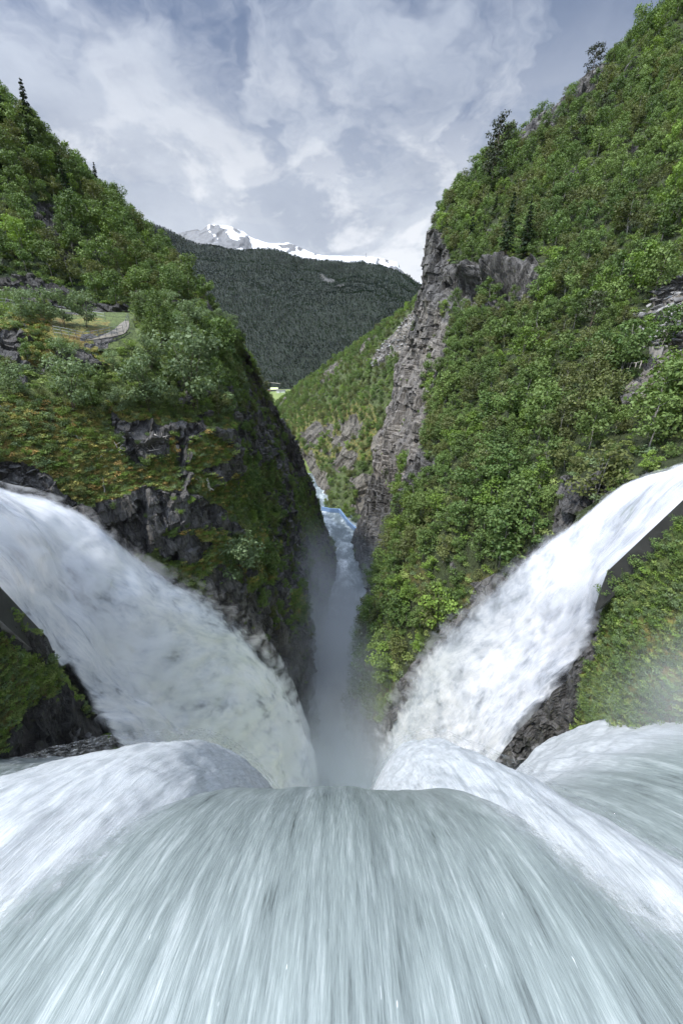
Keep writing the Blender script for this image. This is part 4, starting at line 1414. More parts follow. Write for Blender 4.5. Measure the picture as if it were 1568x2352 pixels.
wood('left_hillside', 2200, 2.4, (1.6, 4.4), dict(birch=60, fresh=10, olive=30), 'gorge', 4, lambda u, v, D: ((u > 520) & (v < 1480)) * np.where(D['rock'] < 0.4, 1.0, 0.14), thr=1.2)
wood('middle_hillside', 9000, 5.5, (4.0, 10.0), dict(birch=60, fresh=14, olive=26), 'middle', 5)


def planted(kd, u, v, top, label, k=None, where='own'):
    """one tree rooted where the bearing (u, v) meets the slope, as tall as the bearing (u, top) says"""
    p = hit(u, v)
    if p is None:
        return
    uu_, vv_, dep = proj(np.array(p))
    h = (v - top) / F0 * dep * (1.0 + 0.12)
    lo, hi = KIND_RANGE[kd]
    base = {'spruce': 10.0, 'pine': 9.0}.get(kd, 8.0)
    TREES.append(dict(p=np.array(p), s=h / base, k=lo + (k or 0) % (hi - lo), kind=kd, where=where, u=u, v=v, label=label))


planted('spruce', 74, 322, 222, 'dark spruce with a bare narrow tip standing clear on the left skyline', 0)
planted('spruce', 8, 292, 185, 'tall dark spruce cut by the left edge on the skyline', 1)
planted('spruce', 80, 385, 300, 'dark spruce below the lone skyline spruce on the left slope', 1)
planted('pine', 1356, 182, 126, 'open-crowned dark pine standing out on the right skyline', 0)
planted('pine', 1142, 392, 302, 'crooked dark pine on the right skyline above the cliff', 1)
planted('pine', 1128, 440, 372, 'dark pine just under the crooked skyline pine', 0)
planted('spruce', 1297, 210, 165, 'small dark spruce on the skyline beside the bare crag', 0)
planted('spruce', 1432, 100, 62, 'small dark spruce high on the right skyline', 1)
planted('spruce', 1160, 585, 478, 'dark spruce above the rock overhang, widest of the three there', 0)
planted('spruce', 1205, 590, 495, 'dark spruce above the overhang with paler birches to its right', 1)
planted('spruce', 1078, 590, 515, 'dark spruce near the cliff edge above the overhang', 1)
planted('pine', 1372, 300, 240, 'broad dark pine high on the right slope', 1)
planted('pine', 1330, 345, 285, 'dark pine lower left of the broad one on the right slope', 0)
planted('fresh', 1002, 1448, 1335, 'rounded bright green tree above the right torrent', 0)
planted('birch', 1146, 1300, 1160, 'tall birch with a pale trunk above the right torrent', 0)
planted('birch', 958, 1230, 1130, 'green birch at the foot of the grey rock pillar', 4)
planted('fresh', 880, 1560, 1470, 'bright leafy tree on the nose between river and right torrent', 1)
planted('birch', 850, 1620, 1535, 'round green tree lowest on the nose beside the gorge', 2)
planted('willow', 345, 945, 828, 'silvery willow at the right end of the bluff thicket, nearest the bare scree', 0)
planted('willow', 445, 940, 780, 'largest silvery willow on the left bluff', 1)
planted('willow', 170, 945, 835, 'rounded silvery willow left on the bluff below the path', 1)
planted('birch', 370, 775, 688, 'pointed birch beside the footpath under the dark cliff', 0)
planted('willow', 438, 790, 705, 'grey-green tree right of the pointed birch by the path', 0)
planted('birch', 505, 830, 742, 'birch at the outer rim of the left bluff', 2)
planted('willow', 560, 1335, 1222, 'pale green bush-like tree on the ledge above the gorge', 1)
planted('birch', 612, 1320, 1240, 'small birch on the ledge right of the pale green tree', 3)
planted('willow', 50, 742, 672, 'grey-green willow on the grass terrace, leftmost of the hedge-like row', 0)
planted('willow', 105, 750, 676, 'second grey-green willow of the row on the grass terrace', 1)
planted('willow', 150, 752, 678, 'third grey-green willow of the row on the grass terrace', 0)
planted('willow', 200, 752, 682, 'grey-green willow at the path end of the terrace row', 1)

# individual trees: those that show largest; the rest of the wood is one object
for T_ in TREES:
    top = T_['p'] + np.array([0, 0, 4.8 * T_['s']])
    _, _, dep = proj(top)
    uu_, vv_, _ = proj(top)
    inside = -30 < uu_ < 1600 and -40 < vv_ < 2360
    T_['px'] = (8 * T_['s'] / dep) if inside and dep > 1 and visible(top) else 0.0
    if T_['label']:
        T_['px'] = max(T_['px'], 1e-3) + 10
rank = sorted(range(len(TREES)), key=lambda i: -TREES[i]['px'])
NAME = dict(birch='birch_tree', fresh='birch_tree', olive='birch_tree', willow='willow_tree', spruce='spruce_tree', pine='pine_tree')
quota = dict(birch_tree=270, willow_tree=60, spruce_tree=30, pine_tree=24)
TONE = dict(birch='mid-green birch', fresh='bright yellow-green birch', olive='olive-green birch', willow='silvery willow', spruce='dark spruce', pine='dark pine')


def where_text(T_):
    u, v, w = T_['u'], T_['v'], T_['where']
    if w == 'right':
        if v < 560:
            a = 'high on the right slope above the overhang' if u < 1330 else 'high on the right slope near its top edge'
        elif v < 800:
            a = 'right of the rock overhang' if u < 1400 else 'beside the grey scree on the right slope'
        elif u < 1060 and v > 1380:
            a = 'on the low nose beside the gorge'
        elif u < 1060:
            a = 'beside the grey rock pillar'
        elif v < 1000:
            a = 'in the thicket below the overhang' if u < 1330 else 'around the bare slab on the right slope'
        else:
            a = 'in the thicket just above the right torrent' if u < 1300 else 'on the bank where the right torrent enters'
    elif w == 'upper':
        a = 'on the steep left slope below the skyline' if v < 520 else 'on the left slope just above the dark rock band'
    elif w == 'bluff':
        a = 'in the scrub of the left bluff'
    elif w == 'gorge':
        a = 'on the dark gorge wall at the left'
    else:
        a = 'on the distant slope below the scree strip'
    return a


used, rest = {}, []
for i in rank:
    T_ = TREES[i]
    nm_ = NAME[T_['kind']]
    if T_['px'] <= 0.0 or used.get(nm_, 0) >= quota[nm_]:
        rest.append(i)
        continue
    used[nm_] = used.get(nm_, 0) + 1
    o = empty(nm_, tuple(T_['p']))
    o.scale = (T_['s'],) * 3
    o.rotation_euler = (random.uniform(-.06, .06), random.uniform(-.06, .06), random.uniform(0, 6.28))
    if T_['label']:
        tag(o, T_['label'], nm_.replace('_tree', ' tree'))
    else:
        wt = where_text(T_)
        tag(o, TONE[T_['kind']] + ' ' + wt, nm_.replace('_tree', ' tree'), TONE[T_['kind']] + 's ' + wt)
    tr_, cr_ = KIND_PARTS[T_['k']]
    link(bpy.data.objects.new('trunk', tr_), o)
    link(bpy.data.objects.new('crown', cr_), o)
if rest:
    rg_ = np.random.default_rng(5)
    stuff('forest', np.array([TREES[i]['p'] for i in rest]), np.stack([rg_.uniform(-.06, .06, len(rest)), rg_.uniform(-.06, .06, len(rest)), rg_.uniform(0, 6.28, len(rest))], 1),
          [TREES[i]['s'] for i in rest], [TREES[i]['k'] for i in rest], LIB_TREES, 'the rest of the birch wood covering the slopes of the gorge')
print('trees', len(TREES), used, 'rest', len(rest))

# far wood on the mountain across the valley
rg_ = np.random.default_rng(6)
p_, s_, uv_ = scatter('mountain', 110000, 8.5, (7, 13), 0.6, lambda u, v, D: ((u > 200) & (u < 1010) & (v < 900)) * 1.0, 66)
stuff('far_forest', p_, np.stack([0 * s_, 0 * s_, rg_.uniform(0, 6.28, len(s_))], 1), s_ / 8.0, rg_.choice(3, len(s_), p=[.42, .42, .16]), LIB_FAR,
      'dark wood covering the mountain across the valley')
print('far', len(p_))

# undergrowth: low bushes, ferns and heather
CRAG = [(1175, 345), (1205, 200), (1330, 135), (1400, 165), (1350, 225), (1270, 265), (1235, 320)]


def NOCRAG(u, v, D):
    return 1.0 - 0.9 * inpoly(u, v, CRAG)


up, us, ur, ui = [], [], [], []


def under(patch, tries, spacing, size, seed, weight=None, thr=0.55):
    rg = np.random.default_rng(seed)
    p, s, uv = scatter(patch, tries, spacing, size, thr, weight, seed)
    up.append(p)
    us.append(s)
    ur.append(np.stack([rg.uniform(-.25, .25, len(s)), rg.uniform(-.25, .25, len(s)), rg.uniform(0, 6.28, len(s))], 1))
    return len(p), rg


BU_P = []


def bushes(patch, tries, spacing, size, seed, weight=None, thr=0.55, pool=(0, 1, 3, 4)):
    n, rg = under(patch, tries, spacing, size, seed, weight, thr)
    ui.append(rg.choice(pool, n))


bushes('right_hillside', 4200, 3.0, (0.9, 2.2), 21, NOCRAG, thr=0.6)
bushes('right_hillside', 160, 2.6, (0.7, 1.6), 27, lambda u, v, D: (D['rock'] > 0.5) & (v > 720), thr=2.0)
bushes('left_hillside', 1500, 1.4, (0.4, 1.2), 28, lambda u, v, D: (D['rock'] > 0.45) & (u > 250) & (v < 1600), thr=2.0)
bushes('left_hillside', 3200, 1.1, (0.45, 1.1), 29, lambda u, v, D: (D['rock'] < 0.5) & (u > -50) & (u < 560) & (v > 930), thr=0.6, pool=(0, 1, 2, 2, 4))
bushes('left_upper_hillside', 300, 2.0, (0.7, 1.6), 30, lambda u, v, D: (D['rock'] > 0.5) * 1.0, thr=2.0)
bushes('left_hillside', 6500, 1.35, (0.5, 1.6), 22, lambda u, v, D: np.where((u > -100) & (v < 1000), 1.6, 0.5) * (D['rock'] < 0.55), thr=0.6, pool=(0, 1, 2, 3, 4, 0, 1))
bushes('left_upper_hillside', 4000, 2.0, (0.9, 2.4), 23, thr=0.65)
bushes('middle_hillside', 6000, 4.0, (1.5, 3.5), 24, thr=0.7)
bushes('left_bank', 2000, 0.55, (0.30, 0.75), 25, thr=0.6)
bushes('right_bank', 2200, 0.6, (0.4, 1.25), 26, thr=0.6, pool=(0, 0, 2, 4))
up_, us_, ur_, ui_ = np.concatenate(up), np.concatenate(us), np.concatenate(ur), np.concatenate(ui)
stuff('undergrowth', up_, ur_, us_ / 2.0, ui_, LIB_BUSH, 'low bushes covering the slopes between the trees')
print('bushes', len(up_))
up, us, ur, ui = [], [], [], []


def tufts(patch, tries, spacing, size, seed, weight=None, thr=0.6, pool=(0, 1, 2, 3)):
    n, rg = under(patch, tries, spacing, size, seed, weight, thr)
    ui.append(rg.choice(pool, n))


tufts('left_hillside', 11000, 0.6, (0.25, 0.7), 31, lambda u, v, D: np.where((u > -80) & (u < 720), 1.0, 0.0), thr=0.75)
tufts('left_hillside', 9000, 0.6, (0.25, 0.6), 36, lambda u, v, D: np.where((u > -80) & (u < 720), D['moss'], 0.0), thr=0.75, pool=(4, 4, 0, 0, 3, 1, 5))
tufts('left_bank', 6000, 0.25, (0.12, 0.32), 32, thr=0.7)
tufts('right_bank', 6000, 0.25, (0.12, 0.35), 33, thr=0.7)
tufts('right_hillside', 9000, 1.4, (0.5, 1.1), 34, thr=0.75)
tufts('left_upper_hillside', 7000, 1.3, (0.5, 1.1), 35, thr=0.75)
up_, us_, ur_, ui_ = np.concatenate(up), np.concatenate(us), np.concatenate(ur), np.concatenate(ui)
stuff('ground_cover', up_, ur_, us_ / 0.6, ui_, LIB_TUFT, 'ferns, heather and grass tufts on the slopes')
print('tufts', len(up_))

# haze and spray in the air
haze_m, t = new_mat('haze')
_o = t.n('ShaderNodeOutputMaterial')
_v = t.n('ShaderNodeVolumePrincipled', ins={'Color': (0.72, 0.82, 1.0, 1), 'Density': 0.6e-5})
t.link(_v.outputs[0], _o.inputs['Volume'])
hz = MB().hexa([(-17000, -700, -175), (17000, -700, -175), (17000, 24500, -175), (-17000, 24500, -175),
                (-17000, -700, 1500), (17000, -700, 1500), (17000, 24500, 1500), (-17000, 24500, 1500)]).build('haze', haze_m)
tag(hz, 'thin blue haze over the valley', kind='stuff')

mist_m, t = new_mat('mist')
_o = t.n('ShaderNodeOutputMaterial')
_g = t.n('ShaderNodeNewGeometry')
_sp = t.n('ShaderNodeSeparateXYZ')
t.link(_g.outputs['Position'], _sp.inputs[0])
_n = t.noise(_g.outputs['Position'], 0.045, 5.0, 0.6, 0.4)
_h = t.maprange(_sp.outputs[2], -106.0, -52.0, 1.0, 0.0)
_f = t.maprange(_sp.outputs[1], 150.0, 85.0, 0.0, 1.0, 'SMOOTHSTEP')
_d = t.math('MULTIPLY', t.math('MULTIPLY', t.maprange(_n, 0.38, 0.60, 0.05, 1.0, 'SMOOTHSTEP'), _h), t.math('MULTIPLY', _f, 0.145))
_v = t.n('ShaderNodeVolumePrincipled', ins={'Color': (0.93, 0.955, 0.98, 1), 'Density': _d, 'Anisotropy': 0.2})
t.link(_v.outputs[0], _o.inputs['Volume'])
_c = []
for zz in (-109.2, -50.0):
    _c += [(-30, 46, zz), (34, 46, zz), (26, 190, zz), (-16, 190, zz)]
mist = MB().hexa(_c).build('mist', mist_m)
tag(mist, 'grey spray drifting up from the bottom of the gorge', kind='stuff')

# ------------------------------------------------------------------ built things
def channel_wall(A, B, C_, side, thick, label, drop=3.2):
    A, B, C_ = (np.array(x) + np.array([0, 0, 0.45]) for x in (A, B, C_))
    d = (B - A)
    n = np.array([-d[1], d[0], 0.0])
    n /= np.linalg.norm(n)
    if np.dot(n, side) < 0:
        n = -n
    mb = MB()
    pts = [A + (B - A) * k / 6 for k in range(7)] + [C_]
    top, bot = [], []
    for i, p in enumerate(pts):
        top.append((p, p + n * thick))
        dz = np.array([0, 0, -drop if i < 7 else -drop + (pts[6][2] - p[2])])
        bot.append((p + dz, p + n * thick + dz))
    vs, fs = [], []
    for (a, b), (c, e) in zip(top, bot):
        vs += [a, b, e, c]
    for i in range(len(pts) - 1):
        o_ = i * 4
        for k in range(4):
            fs.append((o_ + k, o_ + (k + 1) % 4, o_ + 4 + (k + 1) % 4, o_ + 4 + k))
    fs.append((3, 2, 1, 0))
    e_ = (len(pts) - 1) * 4
    fs.append((e_, e_ + 1, e_ + 2, e_ + 3))
    mb.add(vs, fs)
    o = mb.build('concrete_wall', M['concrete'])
    o.data.materials.append(M['shaded_concrete'])
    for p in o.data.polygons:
        if abs(p.normal.z) < 0.25:  # upright faces get the dark copy, imitating their shade beside the lit top
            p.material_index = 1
    bv = o.modifiers.new('bevel', 'BEVEL')
    bv.width = 0.04
    bv.segments = 2
    return tag(o, label, 'wall')


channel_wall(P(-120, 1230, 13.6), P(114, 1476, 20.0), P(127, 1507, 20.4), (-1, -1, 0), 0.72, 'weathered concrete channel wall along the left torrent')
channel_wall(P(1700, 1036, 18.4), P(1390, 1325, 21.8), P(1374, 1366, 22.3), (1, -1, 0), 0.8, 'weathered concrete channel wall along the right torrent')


def strip(name, near, far, mat, n=40, m=8, lift=0.08, thick=0.0):
    def res(c):
        c = np.array(c, float)
        return cr_axis(c, n)
    a, b = res(near), res(far)
    V = np.zeros((n, m, 3))
    for i in range(n):
        for k in range(m):
            q = a[i] + (b[i] - a[i]) * k / (m - 1)
            h = hit(*q)
            V[i, k] = np.array(h) + np.array([0, 0, lift])
    return link(bpy.data.objects.new(name, grid_mesh(name, V, mat)))


tag(strip('path', [(196, 784), (230, 780), (262, 774), (286, 767), (297, 752), (296, 738)],
          [(206, 781), (230, 774.5), (253, 763), (266, 755), (275, 746), (287, 737.5)], M['gravel']), 'gravel footpath bending round the grass terrace', kind='structure')

# guard rails along the path
def fence(posts, height, label, mat, rails=(0.35, 0.7, 1.0), r=0.024):
    ps = [np.array(hit(u, v)) for u, v in posts]
    root = empty('path_railing', tuple(ps[0]))
    inv = -ps[0]
    for p in ps:
        MB().tube([p + inv - np.array([0, 0, 0.3]), p + inv + np.array([0, 0, height])], [r * 1.25, r * 1.25], 6).build('post', mat, root)
    for f in rails:
        mb = MB()
        for a, b in zip(ps[:-1], ps[1:]):
            z = np.array([0, 0, height * f - 0.02])
            mb.tube([a + inv + z, b + inv + z], [r, r], 6)
        mb.build('rail', mat, root)
    return tag(root, label, 'railing')


fence([(126, 770), (143, 773), (161, 776), (178, 780), (195, 784), (212, 782), (229, 779), (244, 776), (258, 772), (271, 770), (285, 766), (292, 752), (297, 738), (311, 741)], 1.15,
      'galvanised guard rail round the outer bend of the footpath', M['steel'])
fence([(-40, 697), (-12, 699), (10, 701), (34, 705), (62, 709), (95, 713), (130, 717), (165, 722), (200, 727), (243, 734)], 0.9, 'low rail behind the willow row under the dark rock band', M['steel'], (0.55, 1.0))

wall_m, t = new_mat('dry_stone')
_o = t.n('ShaderNodeOutputMaterial')
_tc = t.n('ShaderNodeTexCoord')
_vo = t.n('ShaderNodeTexVoronoi', feature='F1', ins={'Scale': 2.6})
t.link(_tc.outputs['Object'], _vo.inputs['Vector'])
_ve = t.n('ShaderNodeTexVoronoi', feature='DISTANCE_TO_EDGE', ins={'Scale': 2.6})
t.link(_tc.outputs['Object'], _ve.inputs['Vector'])
_c = t.mix(t.math('FRACT', t.math('MULTIPLY', _vo.outputs['Distance'], 7.0)), (0.07, 0.068, 0.065), (0.2, 0.19, 0.18))
_c = t.mix(t.maprange(_ve.outputs['Distance'], 0.0, 0.06, 1.0, 0.0), _c, (0.012, 0.012, 0.012))
_b = t.n('ShaderNodeBsdfPrincipled', ins={'Base Color': _c, 'Roughness': 0.9})
_bp = t.n('ShaderNodeBump', ins={'Strength': 1.0, 'Distance': 0.15, 'Height': t.maprange(_ve.outputs['Distance'], 0.0, 0.15)})
t.link(_bp.outputs[0], _b.inputs['Normal'])
t.link(_b.outputs[0], _o.inputs[0])
tops = [np.array(hit(u, v)) for u, v in ((196, 791), (215, 790), (240, 787), (265, 781), (285, 774), (300, 764))]
tops = cr_axis(np.array(tops), 24)
TT = tops - tops[0]
vs, fs = [], []
for i, p in enumerate(TT):
    h = 2.3 + 0.35 * math.sin(i * 1.7)
    jit = lambda: np.array([random.uniform(-.07, .07), random.uniform(-.07, .07), random.uniform(-.06, .06)])
    vs += [p + np.array([0, -0.25, 0.06]) + jit(), p + np.array([0, 0.7, 0.06]), p + np.array([0, 0.3, -h]), p + np.array([0.05, -0.95, -h]), p + np.array([0, -0.62, -h * 0.5]) + jit()]
for i in range(len(TT) - 1):
    for k in range(5):
        fs.append((i * 5 + k, i * 5 + (k + 1) % 5, i * 5 + 5 + (k + 1) % 5, i * 5 + 5 + k))
fs += [(4, 3, 2, 1, 0), tuple((len(TT) - 1) * 5 + k for k in range(5))]
o = link(bpy.data.objects.new('stone_wall', pydata_mesh('stone_wall', vs, fs, wall_m)))
o.location = tuple(tops[0])
tag(o, 'dry stone retaining wall under the outer bend of the footpath', 'stone wall')

# weathered platform and frame beside the bare slab on the right slope
pp = [np.array(hit(u, v)) for u, v in ((1489, 820), (1516, 821), (1526, 800), (1489, 802))]
c0 = sum(pp) / 4
b0 = [p - c0 + np.array([0, 0, -0.9]) for p in pp]
zt = max(p[2] for p in pp) - c0[2] + 0.25
b1 = [np.array([p[0], p[1], zt]) for p in [q - c0 for q in pp]]
o = MB().hexa(b0 + b1).build('concrete_block', M['concrete_pale'])
o.location = tuple(c0)
tag(o, 'pale concrete block set into the bare slab on the right slope', 'block')
fp = [np.array(hit(u, v)) for u, v in ((1443, 851), (1456, 850), (1468, 846))]
root = empty('wooden_frame', tuple(fp[0]))
for p in fp:
    MB().tube([p - fp[0] - np.array([0, 0, .3]), p - fp[0] + np.array([0, 0, 1.05])], [0.07, 0.07], 5).build('post', M['deadwood'], root)
MB().tube([p - fp[0] + np.array([0, 0, 1.0]) for p in fp], [0.07] * 3, 5).build('crossbar', M['deadwood'], root)
tag(root, 'small pale wooden frame on the upper lip of the bare slab', 'frame')

# loose rock
rb = random.Random(4)


def poly_points(poly, n, rr):
    us, vs_ = [p[0] for p in poly], [p[1] for p in poly]
    out = []
    while len(out) < n:
        u, v = rr.uniform(min(us), max(us)), rr.uniform(min(vs_), max(vs_))
        if inpoly(np.array([u]), np.array([v]), poly)[0]:
            out.append((u, v))
    return out


def boulders(poly, n, size, label, group, flat=1.0, kinds_=(0, 1, 2, 3)):
    for (u, v) in poly_points(poly, n, rb):
        h = hit(u, v)
        if h is None:
            continue
        o = link(bpy.data.objects.new('boulder', ROCK[rb.choice(kinds_)]))
        s_ = rb.uniform(*size)
        o.location = h + Vector((0, 0, 0.1 * s_))
        o.scale = (s_, s_ * rb.uniform(.6, 1), s_ * flat * rb.uniform(.6, 1))
        o.rotation_euler = (rb.uniform(-.5, .5), rb.uniform(-.5, .5), rb.uniform(0, 6.28))
        tag(o, label, 'boulder', group)


boulders([(1445, 735), (1500, 702), (1575, 680), (1575, 765), (1480, 785)], 46, (0.5, 1.5), 'grey angular boulder in the scree at the right edge', 'boulders of the right scree')
boulders([(1515, 660), (1575, 625), (1575, 680), (1505, 700)], 22, (0.4, 1.2), 'grey boulder in the upper small scree at the right edge', 'boulders of the upper scree')
boulders([(0, 1060), (60, 1072), (120, 1100), (190, 1165), (150, 1170), (60, 1125), (0, 1112)], 14, (0.3, 0.8), 'wet grey slab between the left torrent and the mossy bluff', 'slabs beside the left torrent', 0.6, (0, 2))
boulders([(1140, 1700), (1230, 1660), (1290, 1700), (1200, 1780), (1140, 1770)], 12, (0.35, 0.9), 'wet dark boulder at the foot of the right torrent', 'wet boulders by the right torrent', 1.0, (0, 2))
boulders([(250, 960), (330, 980), (300, 1050), (260, 1010)], 10, (0.2, 0.5), 'small grey stone in the bare scree of the bluff', 'stones of the bluff scree')
boulders([(180, 1660), (265, 1722), (250, 1750), (160, 1740)], 8, (0.25, 0.6), 'wet black boulder below the left channel wall', 'wet boulders below the left wall', 1.0, (0, 2))
rg_ = np.random.default_rng(8)
p1, s1, uv1 = scatter('right_hillside', 1500, 0.8, (0.3, 0.8), 2.0, lambda u, v, D: ((u > 1430) & (v > 600) & (v < 800) & (D['pale'] > 0.5)) * 1.0, 88)
p2, s2_, uv2 = scatter('middle_hillside', 1500, 2.0, (0.8, 2.2), 2.0, lambda u, v, D: (D['pale'] > 0.5) * 1.0, 89)
p_, s_ = np.concatenate([p1, p2]), np.concatenate([s1, s2_])
stuff('rubble', p_, rg_.uniform(-1, 1, (len(p_), 3)) * np.array([.6, .6, 3.1]), s_, rg_.integers(0, 4, len(p_)), LIB_ROCK, 'loose grey rubble filling the scree strips')

# dead wood on the bluff
def branch(pts, r, label, name='dead_branch', mat='deadwood', lift=0.12, rise=0.0):
    w = [np.array(hit(u, v)) + np.array([0, 0, lift + rise * i]) for i, (u, v) in enumerate(pts)]
    rel = [q - w[0] for q in w]
    k = len(rel)
    mid = [rel[0]]
    for a, b in zip(rel[:-1], rel[1:]):
        mid += [(a + b) / 2 + np.array([random.uniform(-.08, .08), random.uniform(-.08, .08), random.uniform(0, .1)]), b]
    mb = MB()
    mb.tube(mid, [r * (1 - 0.75 * i / (len(mid) - 1)) for i in range(len(mid))], 6)
    for i in range(1, len(mid) - 1):
        d_ = Vector((random.uniform(-1, 1), random.uniform(-.4, .4), random.uniform(.2, 1))).normalized() * r * 9
        mb.tube([mid[i], Vector(mid[i]) + d_ * .6, Vector(mid[i]) + d_], [r * .4, r * .3, r * .1], 4)
    o = mb.build(name, M[mat], None, True)
    o.location = tuple(w[0])
    return tag(o, label, 'dead branch')


branch([(282, 1048), (272, 1033), (263, 1017)], 0.10, 'bleached dead branch in the middle of the mossy bluff, steepest of those there')
branch([(355, 1000), (372, 1007), (388, 1013)], 0.08, 'bleached dead branch below the willow thicket, lower arm of a cross')
branch([(366, 1010), (383, 1004), (399, 1000)], 0.07, 'bleached dead branch below the willow thicket, upper arm of a cross')
branch([(315, 1043), (345, 1037), (370, 1033)], 0.08, 'long grey dead branch lying level across the bluff')
branch([(219, 1062), (230, 1055), (238, 1047)], 0.06, 'short grey dead branch left of the steep bleached one')
branch([(241, 1134), (240, 1120), (239, 1108)], 0.10, 'white forked dead branch standing near the edge of the left torrent')
branch([(172, 998), (181, 1010), (189, 1020)], 0.06, 'thin dead branch in the green scrub left on the bluff')
branch([(0, 934), (8, 940), (15, 947)], 0.08, 'pale dead branch at the left edge of the bluff')
branch([(450, 1101), (463, 1110)], 0.11, 'white broken birch log lying beside the yellow splinter', 'birch_log')
p0 = np.array(hit(467, 1113))
mb = MB()
mb.tube([(0, 0, -.3), (-.15, 0, .6), (-.4, .1, 1.35)], [.2, .18, .10], 7)
mb.tube([(-.2, 0, .7), (-.42, 0, 1.2), (-.62, 0, 1.6)], [.12, .09, .02], 5)
o = mb.build('splintered_stump', M['raw_wood'], None, True)
o.location = tuple(p0)
tag(o, 'yellow freshly splintered stump on the moss above the gorge', 'stump')
p0 = np.array(hit(481, 1121))
mb = MB()
mb.tube([(0, 0, -.3), (-.05, 0, .7), (-.15, 0, 1.5)], [.24, .21, .2], 8)
mb.tube([(0, 0, 0.0), (.35, -.1, -.1), (.7, -.2, -.25)], [.14, .1, .04], 5)
o = mb.build('birch_stump', M['deadwood'], None, True)
o.location = tuple(p0)
tag(o, 'white birch stump standing right of the yellow splintered stump', 'stump')

# blue barrier on the river bank far down the gorge
bp_ = []
for u, v in ((738, 1172), (757, 1176), (778, 1177), (785, 1187), (799, 1206), (813, 1219), (826, 1231)):
    q = P(u, v, 1.0)
    bp_.append(q * (-109.8 / q[2]))
base = bp_[0]
for i, p in enumerate(bp_):
    bp_[i] = p - base
vs, fs = [], []
for p in bp_:
    vs += [p + np.array([0, 0, -1.5]), p + np.array([.9, .9, -1.5]), p + np.array([.9, .9, 2.5]), p + np.array([0, 0, 2.5])]
for i in range(len(bp_) - 1):
    for k in range(4):
        fs.append((i * 4 + k, i * 4 + (k + 1) % 4, i * 4 + 4 + (k + 1) % 4, i * 4 + 4 + k))
fs += [(3, 2, 1, 0), tuple((len(bp_) - 1) * 4 + k for k in range(4))]
o = link(bpy.data.objects.new('barrier', pydata_mesh('barrier', vs, fs, M['blue'])))
o.location = tuple(base)
tag(o, 'low blue barrier bending along the far bank of the river', 'barrier')

# farm on the valley floor
def house(name, u, v, L_, W_, H_, roof_h, rot, wall, roof, label, win=4):
    q = P(u, v, 1.0)
    p = q * (-151.0 / q[2])
    root = empty(name, tuple(p))
    root.rotation_euler = (0, 0, rot)
    a, b = L_ / 2, W_ / 2
    mb = MB()
    mb.add([(-a, -b, -3), (a, -b, -3), (a, b, -3), (-a, b, -3), (-a, -b, H_), (a, -b, H_), (a, b, H_), (-a, b, H_), (-a, 0, H_ + roof_h), (a, 0, H_ + roof_h)],
           [(3, 2, 1, 0), (0, 1, 5, 4), (2, 3, 7, 6), (1, 2, 6, 9, 5), (3, 0, 4, 8, 7), (4, 5, 9, 8), (6, 7, 8, 9)])
    mb.build('wall', wall, root)
    e = 0.6
    sl = roof_h / b
    r_ = MB()
    for s in (-1, 1):
        lo, hi_ = (s * (b + e), H_ - e * sl + .1), (0, H_ + roof_h + .1)
        pts = [(-a - e, lo[0], lo[1]), (a + e, lo[0], lo[1]), (a + e, hi_[0], hi_[1]), (-a - e, hi_[0], hi_[1])]
        r_.hexa(pts + [(x, y, z + 0.3) for x, y, z in pts])
    r_.build('roof', roof, root)
    for k in range(win):
        x = -a + L_ * (k + .5) / win
        MB().hexa([(x - .6, -b - .06, H_ * .35), (x + .6, -b - .06, H_ * .35), (x + .6, -b + .1, H_ * .35), (x - .6, -b + .1, H_ * .35),
                   (x - .6, -b - .06, H_ * .7), (x + .6, -b - .06, H_ * .7), (x + .6, -b + .1, H_ * .7), (x - .6, -b + .1, H_ * .7)]).build('window', M['window'], root)
    return tag(root, label, name.replace('_', ' '))


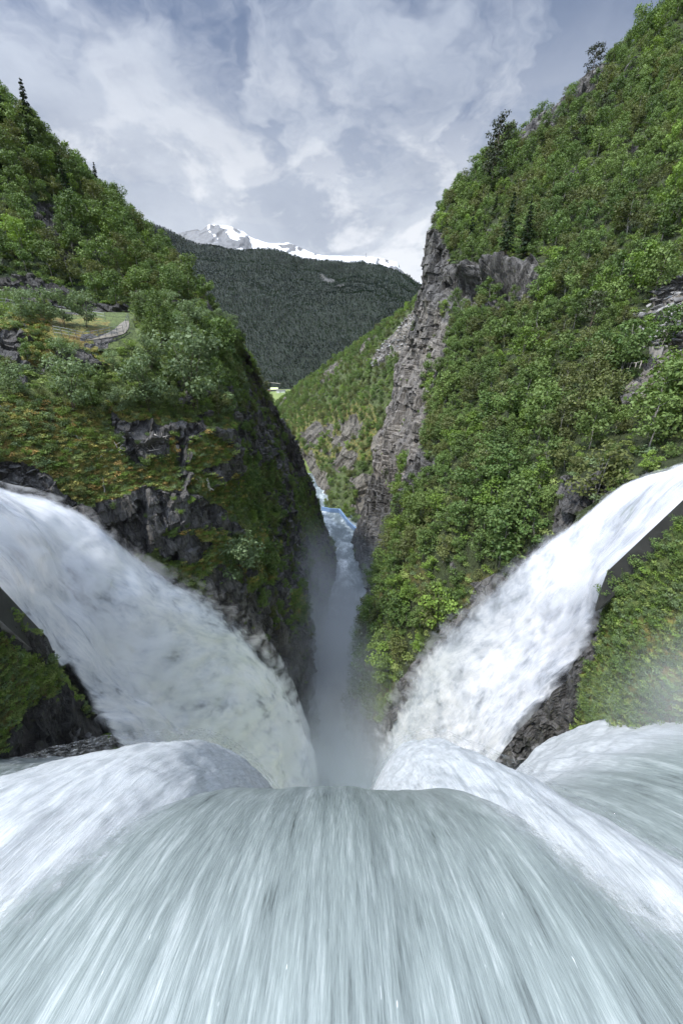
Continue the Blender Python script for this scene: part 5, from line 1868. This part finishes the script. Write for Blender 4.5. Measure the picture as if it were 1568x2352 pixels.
house('farm_house', 638, 901.5, 9, 9, 6.0, 4.0, R(12), M['white_paint'], M['roof_dark'], 'white farm house with a gable on the valley meadow', 2)
house('farm_building', 649, 900.5, 20, 8, 4.2, 2.6, R(12), M['white_paint'], M['roof_dark'], 'long white farm building with a dark roof beside the gabled house', 5)
house('barn', 630, 897.5, 25, 13, 5.0, 5.5, R(10), M['roof_dark'], M['roof_pale'], 'dark barn under a pale roof behind the white farm house', 3)
house('farm_shed', 618, 898.5, 8, 7, 4.0, 2.5, R(20), M['red_paint'], M['roof_dark'], 'small red shed at the left end of the farm', 1)
tag(strip('road', [(602, 879.0), (624, 880.0), (646, 882.5)], [(602, 877.6), (624, 878.6), (646, 881.2)], M['gravel'], 24, 4, 0.6), 'pale road at the foot of the wooded mountain', kind='structure')

# mast on the mountain ridge
q = hit(840, 606)
if q is None:
    q = Vector(P(840, 604, 2640))
mb = MB()
mb.tube([(0, 0, -5), (0, 0, 25), (0, 0, 50)], [1.5, 1.2, .6], 6)
for zc in (20, 34, 44):
    mb.tube([(-2.5, 0, zc), (2.5, 0, zc)], [.4, .4], 5)
o = mb.build('radio_mast', M['steel'])
o.location = q
tag(o, 'thin radio mast on the ridge in front of the snow mountain', 'mast')

# spray blowing across the near right bank
spr_m, t = new_mat('spray')
_o = t.n('ShaderNodeOutputMaterial')
_g = t.n('ShaderNodeNewGeometry')
_tc = t.n('ShaderNodeTexCoord')
_n = t.noise(_g.outputs['Position'], 0.35, 4.0, 0.55, 0.3)
_ln = t.n('ShaderNodeVectorMath', operation='LENGTH')
t.link(_tc.outputs['Object'], _ln.inputs[0])
_d = t.math('MULTIPLY', t.maprange(_ln.outputs['Value'], 0.25, 1.0, 1.0, 0.0, 'SMOOTHSTEP'), t.math('MULTIPLY', t.maprange(_n, 0.3, 0.7, 0.3, 1.0), 0.10))
_v = t.n('ShaderNodeVolumePrincipled', ins={'Color': (0.92, 0.94, 0.96, 1), 'Density': _d})
t.link(_v.outputs[0], _o.inputs['Volume'])
bm = bmesh.new()
bmesh.ops.create_icosphere(bm, subdivisions=3, radius=1.0)
me = bpy.data.meshes.new('spray')
bm.to_mesh(me)
bm.free()
me.materials.append(spr_m)
o = link(bpy.data.objects.new('spray', me))
o.location = tuple(P(1680, 1620, 13.4))
o.scale = (7.5, 3.5, 6.0)
tag(o, 'pale spray drifting over the near right bank', kind='stuff')
